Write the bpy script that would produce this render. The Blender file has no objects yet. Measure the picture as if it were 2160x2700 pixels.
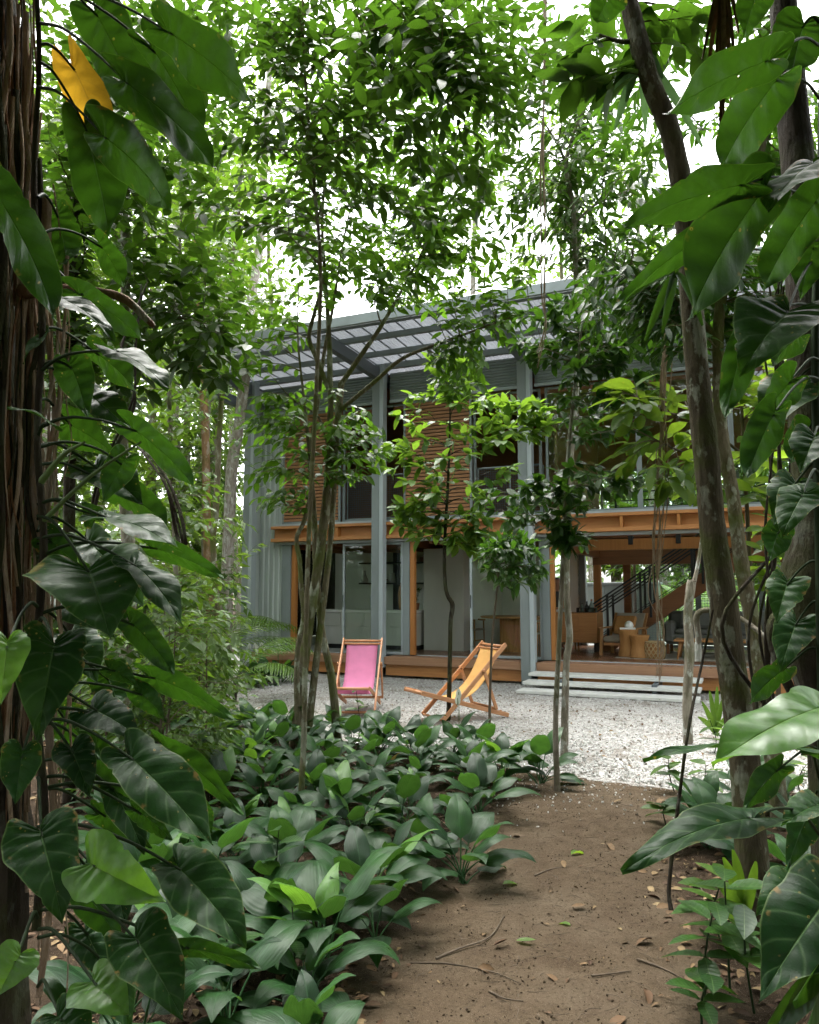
import bpy, math, random
import numpy as np
from mathutils import Vector, Matrix

# ------------------------------------------------------------------ camera, sky, sun, exposure
scene = bpy.context.scene
col = scene.collection
FPX, TILT, EYE = 2013.6, 0.1051, 1.65          # focal length in photo pixels, upward tilt, eye height
cam_d = bpy.data.cameras.new('camera')
cam_d.sensor_fit = 'VERTICAL'
cam_d.sensor_height = 36.0
cam_d.lens = 36.0 * FPX / 2700.0
cam_d.clip_start = 0.05
cam_d.clip_end = 500.0
cam = bpy.data.objects.new('camera', cam_d)
cam.location = (0, 0, EYE)
cam.rotation_euler = (math.pi / 2 + TILT, 0, 0)
col.objects.link(cam)
scene.camera = cam

SUN_EL, SUN_AZ = math.radians(68), math.radians(-20)      # azimuth clockwise from +Y
world = bpy.data.worlds.new('World')
scene.world = world
world.use_nodes = True
wn = world.node_tree
wn.nodes.clear()
w_out = wn.nodes.new('ShaderNodeOutputWorld')
w_bg = wn.nodes.new('ShaderNodeBackground')
w_sky = wn.nodes.new('ShaderNodeTexSky')
w_sky.sky_type = 'NISHITA'
w_sky.sun_disc = False
w_sky.sun_elevation = SUN_EL
w_sky.sun_rotation = SUN_AZ
w_sky.air_density = 1.0
w_sky.dust_density = 4.0
w_sky.ozone_density = 1.0
w_hsv = wn.nodes.new('ShaderNodeHueSaturation')          # thin overcast: the blue is washed out
w_hsv.inputs['Saturation'].default_value = 0.15
w_bg.inputs['Strength'].default_value = 0.15
wn.links.new(w_sky.outputs[0], w_hsv.inputs['Color'])
wn.links.new(w_hsv.outputs[0], w_bg.inputs['Color'])
wn.links.new(w_bg.outputs[0], w_out.inputs['Surface'])

sun_d = bpy.data.lights.new('sun', 'SUN')
sun_d.energy = 1.5
sun_d.angle = math.radians(60)
sun_d.color = (1.0, 0.96, 0.88)
sun = bpy.data.objects.new('sun', sun_d)
sun.rotation_euler = (math.pi / 2 - SUN_EL, 0, math.pi - SUN_AZ)
sun.location = (3, 20, 30)
col.objects.link(sun)

scene.view_settings.view_transform = 'Standard'
scene.view_settings.look = 'None'
scene.view_settings.gamma = 1.0
scene.view_settings.exposure = 2.9
scene.render.engine = 'CYCLES'
cy = scene.cycles
cy.use_denoising = True
try:
    cy.denoiser = 'OPENIMAGEDENOISE'
    cy.denoising_input_passes = 'RGB_ALBEDO_NORMAL'
except Exception:
    pass
cy.max_bounces = 8
cy.use_adaptive_sampling = True
cy.adaptive_threshold = 0.02
cy.diffuse_bounces = 4
cy.glossy_bounces = 3
cy.transmission_bounces = 6
cy.transparent_max_bounces = 10
cy.caustics_reflective = False
cy.caustics_refractive = False
cy.sample_clamp_indirect = 6.0

# ------------------------------------------------------------------ helpers
HO = Vector((2.2254, 14.1055, 0.0))
YAW = 0.4204
HU = Vector((math.cos(YAW), -math.sin(YAW), 0))
HV = Vector((math.sin(YAW), math.cos(YAW), 0))

def H(u, v, z=0.0):
    """A point of the house's own frame (along the front, into the house, up) in the world."""
    return HO + HU * u + HV * v + Vector((0, 0, z))

def W(px, py, Y):
    """The real point at distance Y ahead of the camera that the photograph shows at px, py."""
    a = (px - 1080) / FPX
    b = (1350 - py) / FPX
    dy = math.cos(TILT) - b * math.sin(TILT)
    dz = math.sin(TILT) + b * math.cos(TILT)
    k = Y / dy
    return Vector((a * k, Y, EYE + dz * k))

def G(px, py, z=0.0):
    a = (px - 1080) / FPX
    b = (1350 - py) / FPX
    dy = math.cos(TILT) - b * math.sin(TILT)
    dz = math.sin(TILT) + b * math.cos(TILT)
    k = (z - EYE) / dz
    return Vector((a * k, dy * k, z))

def tag(o, label=None, cat=None, group=None, kind=None):
    if label: o['label'] = label
    if cat: o['category'] = cat
    if group: o['group'] = group
    if kind: o['kind'] = kind
    return o

def empty(name, loc=(0, 0, 0), rz=0.0, parent=None):
    o = bpy.data.objects.new(name, None)
    o.empty_display_size = 0.1
    o.location = loc
    o.rotation_euler = (0, 0, rz)
    if parent: o.parent = parent
    col.objects.link(o)
    return o

def link(name, me, parent=None, loc=None, rz=None):
    o = bpy.data.objects.new(name, me)
    if parent: o.parent = parent
    if loc is not None: o.location = loc
    if rz is not None: o.rotation_euler = (0, 0, rz)
    col.objects.link(o)
    return o

def np_mesh(name, V, F, mat, smooth=True, uv=None, tint=None):
    """V: (n,3). F: list of (m,k) int arrays of faces. uv: (n,2), tint: (n,) per vertex."""
    me = bpy.data.meshes.new(name)
    V = np.asarray(V, np.float32)
    me.vertices.add(len(V))
    me.vertices.foreach_set('co', V.ravel())
    F = [np.asarray(f, np.int32) for f in F if len(f)]
    nl = sum(f.size for f in F)
    npoly = sum(len(f) for f in F)
    me.loops.add(nl)
    me.polygons.add(npoly)
    lv = np.concatenate([f.ravel() for f in F])
    sizes = np.concatenate([np.full(len(f), f.shape[1], np.int32) for f in F])
    starts = np.concatenate([[0], np.cumsum(sizes)[:-1]]).astype(np.int32)
    me.loops.foreach_set('vertex_index', lv)
    me.polygons.foreach_set('loop_start', starts)
    me.polygons.foreach_set('loop_total', sizes)
    me.polygons.foreach_set('use_smooth', np.full(npoly, smooth, bool))
    if uv is not None:
        lay = me.uv_layers.new(name='UVMap')
        lay.data.foreach_set('uv', np.asarray(uv, np.float32)[lv].ravel())
    if tint is not None:
        at = me.attributes.new('tint', 'FLOAT', 'POINT')
        at.data.foreach_set('value', np.asarray(tint, np.float32))
    me.update(calc_edges=True)
    if mat: me.materials.append(mat)
    return me

class MB:
    """Collects boxes, tubes, lathes; build() links them as one mesh object."""
    def __init__(s): s.v = []; s.f = []; s.sm = []
    def add(s, vs, fs, smooth=False):
        n = len(s.v)
        s.v += [tuple(p) for p in vs]
        s.f += [tuple(i + n for i in f) for f in fs]
        s.sm += [smooth] * len(fs)
        return s
    def box(s, x0, x1, y0, y1, z0, z1, c=0.004, M=None):
        c = min(c, (x1 - x0) * .3, (y1 - y0) * .3, (z1 - z0) * .3)
        xs, ys, zs = (x0, x1), (y0, y1), (z0, z1)
        vs = []; idx = {}
        for i in (0, 1):
            for j in (0, 1):
                for k in (0, 1):
                    sx, sy, sz = (1 - 2 * i) * c, (1 - 2 * j) * c, (1 - 2 * k) * c
                    p = (xs[i], ys[j], zs[k])
                    for a, q in enumerate(((p[0], p[1] + sy, p[2] + sz), (p[0] + sx, p[1], p[2] + sz), (p[0] + sx, p[1] + sy, p[2]))):
                        idx[i, j, k, a] = len(vs); vs.append(q)
        fs = []
        for i in (0, 1):
            q = [idx[i, 0, 0, 0], idx[i, 1, 0, 0], idx[i, 1, 1, 0], idx[i, 0, 1, 0]]; fs.append(q if i else q[::-1])
            q = [idx[0, i, 0, 1], idx[0, i, 1, 1], idx[1, i, 1, 1], idx[1, i, 0, 1]]; fs.append(q if i else q[::-1])
            q = [idx[0, 0, i, 2], idx[1, 0, i, 2], idx[1, 1, i, 2], idx[0, 1, i, 2]]; fs.append(q if i else q[::-1])
        for j in (0, 1):
            for k in (0, 1):
                q = [idx[0, j, k, 1], idx[1, j, k, 1], idx[1, j, k, 2], idx[0, j, k, 2]]; fs.append(q if (j ^ k) else q[::-1])
                q = [idx[j, 0, k, 0], idx[j, 0, k, 2], idx[j, 1, k, 2], idx[j, 1, k, 0]]; fs.append(q if (j == k) else q[::-1])
                q = [idx[j, k, 0, 0], idx[j, k, 1, 0], idx[j, k, 1, 1], idx[j, k, 0, 1]]; fs.append(q if (j == k) else q[::-1])
        for i in (0, 1):
            for j in (0, 1):
                for k in (0, 1):
                    q = [idx[i, j, k, 0], idx[i, j, k, 1], idx[i, j, k, 2]]; fs.append(q if (i ^ j ^ k) else q[::-1])
        if M is not None: vs = [M @ Vector(p) for p in vs]
        return s.add(vs, fs)
    def bar(s, a, b, w, h, c=0.004, up=(0, 0, 1)):
        """A rectangular bar from a to b, w wide (sideways), h high."""
        a, b = Vector(a), Vector(b)
        y = (b - a); L = y.length; y.normalize()
        x = y.cross(Vector(up)); x.normalize()
        z = x.cross(y)
        M = Matrix((x, y, z)).transposed().to_4x4(); M.translation = a
        return s.box(-w / 2, w / 2, 0, L, -h / 2, h / 2, c, M)
    def tube(s, pts, rad, n=8, cap=True, smooth=True):
        V, F = tube_np(pts, rad, n)
        fs = [tuple(f) for f in F]
        m = len(pts)
        if cap:
            fs = fs + [tuple(range(n))[::-1], tuple(range((m - 1) * n, m * n))]
        return s.add(V, fs, smooth)
    def lathe(s, prof, n=20, at=(0, 0, 0), smooth=True):
        vs = []; fs = []
        for r, z in prof:
            for k in range(n):
                a = 2 * math.pi * k / n
                vs.append((at[0] + r * math.cos(a), at[1] + r * math.sin(a), at[2] + z))
        for j in range(len(prof) - 1):
            for k in range(n):
                k2 = (k + 1) % n
                fs.append((j * n + k, j * n + k2, (j + 1) * n + k2, (j + 1) * n + k))
        return s.add(vs, fs, smooth)
    def mesh(s, name, mat):
        me = bpy.data.meshes.new(name)
        me.from_pydata(s.v, [], s.f)
        me.polygons.foreach_set('use_smooth', s.sm)
        me.update()
        if mat: me.materials.append(mat)
        return me
    def build(s, name, mat, parent=None, loc=None, rz=None):
        return link(name, s.mesh(name, mat), parent, loc, rz)

def tube_np(pts, rad, n=6, wob=0.0, rng=None):
    P = np.array([tuple(p) for p in pts], float)
    m = len(P)
    R = np.full(m, rad, float) if np.isscalar(rad) else np.array(rad, float)
    T = np.gradient(P, axis=0) if m > 1 else np.array([[0, 0, 1.]])
    T /= np.maximum(np.linalg.norm(T, axis=1, keepdims=True), 1e-9)
    ref = np.array([1., 0, 0]) if abs(T[0][0]) < .8 else np.array([0, 1., 0])
    N = np.zeros_like(P)
    u = ref - T[0] * (ref @ T[0]); u /= np.linalg.norm(u)
    for i in range(m):
        u = u - T[i] * (u @ T[i]); u /= max(np.linalg.norm(u), 1e-9)
        N[i] = u
    B = np.cross(T, N)
    a = np.linspace(0, 2 * np.pi, n, endpoint=False)
    rr = R[:, None] * np.ones((m, n))
    if wob and rng is not None:
        rr = rr * (1 + wob * (np.sin(a * 3 + 1.7)[None, :] * .5 + rng.normal(0, .5, (m, n))))
    V = P[:, None, :] + rr[..., None] * (np.cos(a)[None, :, None] * N[:, None, :] + np.sin(a)[None, :, None] * B[:, None, :])
    i = np.arange(m - 1)[:, None]; k = np.arange(n)[None, :]; k2 = (k + 1) % n
    F = np.stack([i * n + k, i * n + k2, (i + 1) * n + k2, (i + 1) * n + k], -1).reshape(-1, 4)
    return V.reshape(-1, 3), F

def smooth_path(pts, per=4):
    """Catmull-Rom through the points."""
    P = [np.array(tuple(p), float) for p in pts]
    if len(P) < 3: return [tuple(p) for p in P]
    Q = [2 * P[0] - P[1]] + P + [2 * P[-1] - P[-2]]
    out = []
    for i in range(1, len(Q) - 2):
        a, b, c, d = Q[i - 1], Q[i], Q[i + 1], Q[i + 2]
        for k in range(per):
            t = k / per
            out.append(.5 * (2 * b + (c - a) * t + (2 * a - 5 * b + 4 * c - d) * t * t + (3 * b - a - 3 * c + d) * t ** 3))
    out.append(P[-1])
    return [tuple(p) for p in out]

def join_np(parts):
    """parts: list of (V, F(quads))."""
    vs = []; fs = []; n = 0
    for V, F in parts:
        vs.append(V); fs.append(F + n); n += len(V)
    return np.concatenate(vs), np.concatenate(fs)

# ------------------------------------------------------------------ materials
MATS = {}
class NT:
    def __init__(s, name):
        s.m = bpy.data.materials.new(name); s.m.use_nodes = True
        s.t = s.m.node_tree; s.t.nodes.clear()
        s.out = s.n('OutputMaterial')
        MATS[name] = s.m
    def n(s, typ, **kw):
        nd = s.t.nodes.new('ShaderNode' + typ)
        for k, v in kw.items():
            if k in nd.inputs.keys(): s.set(nd, k, v)
            else: setattr(nd, k, v)
        return nd
    def set(s, nd, k, v):
        i = nd.inputs[k]
        if hasattr(v, 'outputs'): s.t.links.new(v.outputs[0], i)
        elif hasattr(v, 'is_output'): s.t.links.new(v, i)
        else: i.default_value = v
    def geo(s): return s.n('NewGeometry')
    def obj(s): return s.n('TexCoord').outputs['Object']
    def pos(s): return s.n('NewGeometry').outputs['Position']
    def noise(s, vec, scale, detail=4, rough=.55, dist=0.0):
        nd = s.n('TexNoise'); nd.inputs['Scale'].default_value = scale; nd.inputs['Detail'].default_value = detail
        nd.inputs['Roughness'].default_value = rough; nd.inputs['Distortion'].default_value = dist
        if vec is not None: s.t.links.new(vec, nd.inputs['Vector'])
        return nd.outputs['Fac']
    def ramp(s, fac, stops, interp='LINEAR'):
        nd = s.n('ValToRGB'); cr = nd.color_ramp; cr.interpolation = interp
        while len(cr.elements) < len(stops): cr.elements.new(.5)
        for e, (p, c) in zip(cr.elements, stops):
            e.position = p; e.color = (*c, 1) if not np.isscalar(c) else (c, c, c, 1)
        s.t.links.new(fac, nd.inputs['Fac'])
        return nd.outputs['Color']
    def mix(s, fac, a, b, mode='MIX'):
        nd = s.n('Mix', data_type='RGBA', blend_type=mode)
        for i, v in ((0, fac), (6, a), (7, b)):
            if hasattr(v, 'is_output'): s.t.links.new(v, nd.inputs[i])
            else: nd.inputs[i].default_value = v if (i == 0 or len(v) == 4) else (*v, 1)
        return nd.outputs[2]
    def math(s, op, a, b=None, c=None, clamp=False):
        nd = s.n('Math', operation=op, use_clamp=clamp)
        for i, v in enumerate((a, b, c)):
            if v is None: continue
            if hasattr(v, 'is_output'): s.t.links.new(v, nd.inputs[i])
            else: nd.inputs[i].default_value = v
        return nd.outputs[0]
    def mapr(s, v, a, b, c=0.0, d=1.0):
        nd = s.n('MapRange'); nd.interpolation_type = 'SMOOTHSTEP'
        s.t.links.new(v, nd.inputs[0])
        for i, x in enumerate((a, b, c, d)): nd.inputs[i + 1].default_value = x
        return nd.outputs[0]
    def scale(s, vec, xyz):
        nd = s.n('Mapping'); s.t.links.new(vec, nd.inputs['Vector']); nd.inputs['Scale'].default_value = xyz
        return nd.outputs[0]
    def bump(s, h, strength=.3, dist=.01):
        nd = s.n('Bump'); nd.inputs['Strength'].default_value = strength; nd.inputs['Distance'].default_value = dist
        s.t.links.new(h, nd.inputs['Height'])
        return nd.outputs[0]
    def bsdf(s, color, rough=.6, bump=None, spec=.4, metal=0.0):
        b = s.n('BsdfPrincipled')
        for k, v in (('Base Color', color), ('Roughness', rough), ('Specular IOR Level', spec), ('Metallic', metal)):
            if hasattr(v, 'is_output'): s.t.links.new(v, b.inputs[k])
            else: b.inputs[k].default_value = (*v, 1) if k == 'Base Color' else v
        if bump is not None: s.t.links.new(bump, b.inputs['Normal'])
        return b.outputs[0]
    def done(s, sh):
        s.t.links.new(sh, s.out.inputs['Surface']); return s.m

def m_paint(name, c, rough=.5, var=.12, sc=3.0, spec=.4):
    t = NT(name); o = t.obj()
    n = t.noise(t.scale(o, (1, 1, .35)), sc, 6)
    n2 = t.noise(o, 40, 3)
    d = tuple(x * (1 - var) for x in c); l = tuple(min(1, x * (1 + var)) for x in c)
    c1 = t.ramp(n, [(.3, d), (.7, l)])
    return t.done(t.bsdf(c1, t.mapr(n, .2, .8, rough - .08, rough + .1), t.bump(n2, .06, .004), spec))

def m_wood(name, c1, c2, axis=0, rough=.45, scale=1.0, spec=.4):
    """Grain runs along the given local axis."""
    t = NT(name); o = t.obj()
    sc = [14 * scale] * 3; sc[axis] = .7 * scale
    n = t.noise(t.scale(o, sc), 2.2, 7, .6, .6)
    sc2 = [90 * scale] * 3; sc2[axis] = 2.5
    g = t.noise(t.scale(o, sc2), 1.5, 3)
    big = t.noise(o, .9, 3)
    c = t.ramp(n, [(.25, c1), (.75, c2)])
    c = t.mix(t.math('MULTIPLY', g, .45), c, tuple(x * .5 for x in c1))
    c = t.mix(t.mapr(big, .4, .75, 0, .35), c, tuple(x * .62 for x in c2))
    return t.done(t.bsdf(c, t.mapr(g, .3, .7, rough, rough + .15), t.bump(g, .12, .003), spec))

def m_leaf(name, dark, light, trans=.38, rough=.38, tcol=None, veins=9.0, vein_bump=.25, spots=0.0, spec=.5, under=1.35, rib=(.14, .22, .06), rim=0.0, holes=False):
    """Leaf skin. UV: u across with .5 on the midrib, v from base to tip. 'tint' varies from leaf to leaf."""
    t = NT(name)
    uv = t.n('UVMap'); sep = t.n('SeparateXYZ'); t.t.links.new(uv.outputs[0], sep.inputs[0])
    u, v = sep.outputs[0], sep.outputs[1]
    au = t.math('ABSOLUTE', t.math('SUBTRACT', u, .5))
    tint = t.n('Attribute', attribute_name='tint').outputs['Fac']
    base = t.mix(tint, dark, light)
    p = t.obj()
    nz = t.noise(p, 14, 4)
    base = t.mix(t.mapr(nz, .35, .7, 0, .5), base, tuple(x * .55 for x in dark))
    ribm = t.mapr(au, .0, .022, 1, 0)
    # side veins leave the midrib at a slant
    if veins > 20: ph = t.math('MULTIPLY', t.math('POWER', t.math('ADD', au, .001), .9), veins * .42)      # lengthwise ribs
    else: ph = t.math('MULTIPLY', t.math('SUBTRACT', v, t.math('MULTIPLY', au, .18)), veins)
    fr = t.math('ABSOLUTE', t.math('SUBTRACT', t.math('FRACT', ph), .5))
    vm = t.mapr(fr, .0, .10, 1, 0)
    bk0 = t.geo().outputs['Backfacing']
    base = t.mix(t.math('MULTIPLY', t.math('MULTIPLY', vm, .22), t.math('SUBTRACT', 1.0, t.math('MULTIPLY', bk0, .9))), base, rib)
    base = t.mix(t.math('MULTIPLY', t.math('MULTIPLY', ribm, .65), t.math('SUBTRACT', 1.0, t.math('MULTIPLY', bk0, .8))), base, rib)
    if rim > 0: base = t.mix(t.mapr(au, .470, .498, 0, rim), base, (.16, .24, .08))
    if spots > 0:
        vo = t.n('TexVoronoi'); vo.inputs['Scale'].default_value = 16; t.t.links.new(p, vo.inputs['Vector'])
        big = t.noise(p, 5.5, 2)
        sm = t.math('MULTIPLY', t.mapr(vo.outputs['Distance'], .10, .24, 1, 0), t.mapr(big, .56, .64, 0, 1))
        sm2 = t.mapr(t.noise(p, 3.1, 4), .66, .74, 0, .8)
        sm = t.math('MAXIMUM', sm, sm2)
        base = t.mix(t.math('MULTIPLY', sm, spots), base, (.30, .24, .06))
    if spots > 0:
        eb = t.math('MULTIPLY', t.mapr(au, .38, .47), t.mapr(t.noise(p, 7.0, 4), .58, .66))
        base = t.mix(t.math('MULTIPLY', eb, spots), base, (.20, .12, .035))
    back = t.geo().outputs['Backfacing']
    lighter = t.mix(1.0, base, (under, under, under * .9), 'MULTIPLY')
    base = t.mix(back, base, lighter)
    h = t.math('ADD', t.math('MULTIPLY', fr, 1.0), t.math('MULTIPLY', t.noise(p, 60, 2), .12))
    h = t.math('ADD', h, t.math('MULTIPLY', ribm, -.5))
    bp = t.bump(h, vein_bump, .006)
    s1 = t.bsdf(base, t.mapr(nz, .2, .8, rough - .06, rough + .14), bp, spec)
    tr = t.n('BsdfTranslucent')
    tc = tcol or tuple(min(1, x * k) for x, k in zip(light, (2.3, 2.2, 1.0)))
    tcm = t.mix(t.math('MULTIPLY', t.math('ADD', ribm, t.math('MULTIPLY', vm, .4)), .55), t.mix(tint, tuple(x * .6 for x in tc), tc), tuple(x * .3 for x in tc))
    if spots > 0:
        tcm = t.mix(t.math('MULTIPLY', sm, spots), tcm, (.45, .32, .05))
    t.t.links.new(tcm, tr.inputs['Color'])
    mx = t.n('MixShader'); mx.inputs[0].default_value = trans
    t.t.links.new(s1, mx.inputs[1]); t.t.links.new(tr.outputs[0], mx.inputs[2])
    if holes and spots > 0:
        hm = t.math('MULTIPLY', t.math('LESS_THAN', vo.outputs['Distance'], .085), t.math('GREATER_THAN', big, .60))
        tp = t.n('BsdfTransparent'); m2 = t.n('MixShader')
        t.t.links.new(hm, m2.inputs[0]); t.t.links.new(mx.outputs[0], m2.inputs[1]); t.t.links.new(tp.outputs[0], m2.inputs[2])
        return t.done(m2.outputs[0])
    return t.done(mx.outputs[0])

def m_bark(name, c1, c2, lichen=(.42, .44, .38), lich=.5, moss=(.06, .08, .015), mossy=.4, sc=1.0, rough=.85):
    t = NT(name); o = t.pos()
    o2 = t.scale(o, (9 * sc, 9 * sc, 2.2 * sc))
    n = t.noise(o2, 2.0, 8, .65, .4)
    c = t.ramp(n, [(.3, c1), (.7, c2)])
    li = t.noise(t.scale(o, (1, 1, .55)), 9 * sc, 5, .6)
    li2 = t.noise(o, 2.2, 2)
    c = t.mix(t.math('MULTIPLY', t.mapr(li, .54, .60), t.mapr(li2, .3, .6, .2, lich)), c, lichen)
    mo = t.noise(o, 3.3 * sc, 6, .6)
    c = t.mix(t.mapr(mo, .46, .62, 0, mossy), c, moss)
    f = t.noise(t.scale(o, (60, 60, 20)), 1.0, 4)
    h = t.math('ADD', n, t.math('MULTIPLY', f, .4))
    return t.done(t.bsdf(c, rough, t.bump(h, 1.0, .035), .12))

def m_cloth(name, c, sc=500):
    t = NT(name); o = t.obj()
    w1 = t.n('TexWave'); w1.inputs['Scale'].default_value = sc / 6; w1.bands_direction = 'X'; t.t.links.new(o, w1.inputs[0])
    w2 = t.n('TexWave'); w2.inputs['Scale'].default_value = sc / 6; w2.bands_direction = 'Z'; t.t.links.new(o, w2.inputs[0])
    n = t.noise(o, 7, 5)
    cc = t.ramp(n, [(.3, tuple(x * .86 for x in c)), (.7, c)])
    h = t.math('ADD', w1.outputs['Fac'], w2.outputs['Fac'])
    s1 = t.bsdf(cc, .85, t.bump(h, .15, .002), .15)
    tr = t.n('BsdfTranslucent'); t.t.links.new(cc, tr.inputs['Color'])
    mx = t.n('MixShader'); mx.inputs[0].default_value = .25
    t.t.links.new(s1, mx.inputs[1]); t.t.links.new(tr.outputs[0], mx.inputs[2])
    return t.done(mx.outputs[0])

STEEL = m_paint('steel_blue_grey', (.205, .238, .240), .45)
STEEL_L = m_paint('steel_light_blue', (.36, .41, .43), .42)
STEEL_D = m_paint('steel_dark_grey', (.115, .135, .150), .45)
BLACK = m_paint('black_steel', (.016, .017, .018), .4)
PALE = m_paint('pale_metal_panel', (.42, .47, .45), .4)
GREYWALL = m_paint('grey_lacquer', (.52, .53, .49), .5, .06)
WALLW = m_paint('off_white_wall', (.80, .81, .77), .6, .05)
WHITE = m_paint('white_counter', (.75, .76, .74), .3, .04)
CONC = m_paint('white_concrete', (.62, .63, .60), .75, .12, 5)
CONCG = m_paint('grey_concrete', (.33, .34, .33), .55, .15, 2)
WOOD_O = m_wood('orange_hardwood', (.40, .165, .050), (.58, .27, .095), 0, .42)
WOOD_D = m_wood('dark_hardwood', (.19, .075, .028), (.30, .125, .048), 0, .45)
WOOD_DECK = m_wood('deck_hardwood', (.28, .145, .08), (.40, .22, .13), 1, .5)
WOOD_FASC = m_wood('fascia_hardwood', (.30, .155, .085), (.44, .25, .145), 0, .55)
WOOD_SLAT = m_wood('slat_hardwood', (.29, .135, .055), (.39, .195, .082), 0, .5)
WOOD_V = m_wood('jamb_hardwood', (.38, .15, .035), (.52, .22, .06), 2, .42)
WOOD_CH = m_wood('deck_chair_wood', (.50, .225, .10), (.66, .34, .17), 1, .4)
WOOD_LT = m_wood('light_furniture_wood', (.36, .17, .06), (.48, .25, .10), 2, .4)
WOOD_FL = m_wood('floor_hardwood', (.17, .075, .035), (.27, .125, .06), 0, .22, 1.0, .5)
RATTAN = m_wood('rattan', (.36, .17, .05), (.50, .26, .09), 2, .55)
PINK = m_cloth('pink_canvas', (.74, .27, .47))
YELLOW = m_cloth('yellow_canvas', (.86, .52, .19))
SOFA = m_cloth('grey_sofa_fabric', (.19, .195, .18))
CREAM = m_cloth('cream_fabric', (.42, .38, .31))
RUG = m_cloth('pale_rug', (.42, .40, .34))

def m_glass():
    t = NT('window_glass')
    lw = t.n('Fresnel'); lw.inputs['IOR'].default_value = 1.5
    tr = t.n('BsdfTransparent'); tr.inputs['Color'].default_value = (.92, .97, .94, 1)
    gl = t.n('BsdfGlossy'); gl.inputs['Roughness'].default_value = .01; gl.inputs['Color'].default_value = (.9, .95, .93, 1)
    mx = t.n('MixShader')
    t.t.links.new(lw.outputs[0], mx.inputs[0]); t.t.links.new(tr.outputs[0], mx.inputs[1]); t.t.links.new(gl.outputs[0], mx.inputs[2])
    return t.done(mx.outputs[0])
GLASS = m_glass()

def m_roof():
    t = NT('translucent_roof_sheet'); o = t.obj()
    n = t.noise(t.scale(o, (1, .3, 1)), 2.0, 5)
    c = t.ramp(n, [(.3, (.25, .27, .30)), (.7, (.34, .36, .39))])
    d = t.n('BsdfDiffuse'); t.t.links.new(c, d.inputs[0])
    r = t.n('BsdfTranslucent'); t.t.links.new(c, r.inputs[0])
    mx = t.n('MixShader'); mx.inputs[0].default_value = .14
    t.t.links.new(d.outputs[0], mx.inputs[1]); t.t.links.new(r.outputs[0], mx.inputs[2])
    return t.done(mx.outputs[0])
ROOF = m_roof()

def m_soil(name, path=False):
    t = NT(name); o = t.pos()
    n = t.noise(o, 1.3, 6, .6); n2 = t.noise(o, 9, 6, .65); n3 = t.noise(o, 60, 5, .7); n4 = t.noise(o, 240, 3, .6)
    wet = t.noise(o, .8, 3)
    tr = t.n('Attribute', attribute_name='tint').outputs['Fac']
    humus = t.ramp(n2, [(.25, (.020, .013, .008)), (.75, (.060, .040, .024))])
    packed = t.ramp(n2, [(.25, (.074, .052, .031)), (.75, (.138, .102, .066))])
    packed = t.mix(t.mapr(t.noise(o, 3.1, 5, .65), .46, .66, 0, .6), packed, (.070, .046, .028))
    packed = t.mix(t.mapr(n, .42, .68, 0, .5), packed, (.165, .13, .09))
    f = t.math('ADD', tr, t.math('MULTIPLY', t.math('SUBTRACT', n2, .5), .7))
    c = t.mix(t.mapr(f, .3, .7), humus, packed)
    c = t.mix(t.mapr(n3, .52, .66, 0, .8), c, (.045, .030, .018))
    c = t.mix(t.mapr(n4, .58, .68, 0, .6), c, (.30, .24, .17))
    h = t.math('ADD', t.math('MULTIPLY', n3, .8), t.math('ADD', t.math('MULTIPLY', n2, .6), t.math('MULTIPLY', n4, .35)))
    return t.done(t.bsdf(c, .95, t.bump(h, .75, .03), .12))
SOIL = m_soil('soil')

def m_gravel():
    t = NT('gravel_bed'); o = t.pos()
    vo = t.n('TexVoronoi'); vo.inputs['Scale'].default_value = 46; t.t.links.new(o, vo.inputs['Vector'])
    sep = t.n('SeparateColor'); t.t.links.new(vo.outputs['Color'], sep.inputs[0])
    n = t.noise(o, .9, 4)
    c = t.ramp(sep.outputs[0], [(0, (.20, .18, .16)), (.35, (.40, .39, .37)), (1, (.58, .58, .56))])
    c = t.mix(t.mapr(t.noise(o, 1.6, 6, .65), .50, .66, 0, .55), c, (.20, .165, .125))
    h = t.math('SUBTRACT', 1.0, vo.outputs['Distance'])
    return t.done(t.bsdf(c, .9, t.bump(h, 1.0, .03), .2))
GRAVEL = m_gravel()

def m_stone():
    t = NT('white_stone_chips')
    ti = t.n('Attribute', attribute_name='tint').outputs['Fac']
    n = t.noise(t.pos(), 90, 4)
    c = t.ramp(ti, [(0, (.16, .13, .10)), (.08, (.34, .32, .29)), (.4, (.50, .50, .48)), (1, (.62, .62, .61))])
    c = t.mix(t.mapr(n, .4, .8, 0, .3), c, (.44, .43, .40))
    return t.done(t.bsdf(c, .8, t.bump(n, .3, .004), .3))
STONE = m_stone()

def m_litter():
    t = NT('dry_leaf')
    ti = t.n('Attribute', attribute_name='tint').outputs['Fac']
    n = t.noise(t.pos(), 40, 4)
    c = t.ramp(ti, [(0, (.055, .030, .016)), (.4, (.10, .055, .027)), (.75, (.18, .115, .055)), (1, (.28, .21, .105))])
    c = t.mix(t.mapr(n, .4, .7, 0, .5), c, (.07, .04, .02))
    return t.done(t.bsdf(c, .7, None, .25))
LITTER = m_litter()

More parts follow.
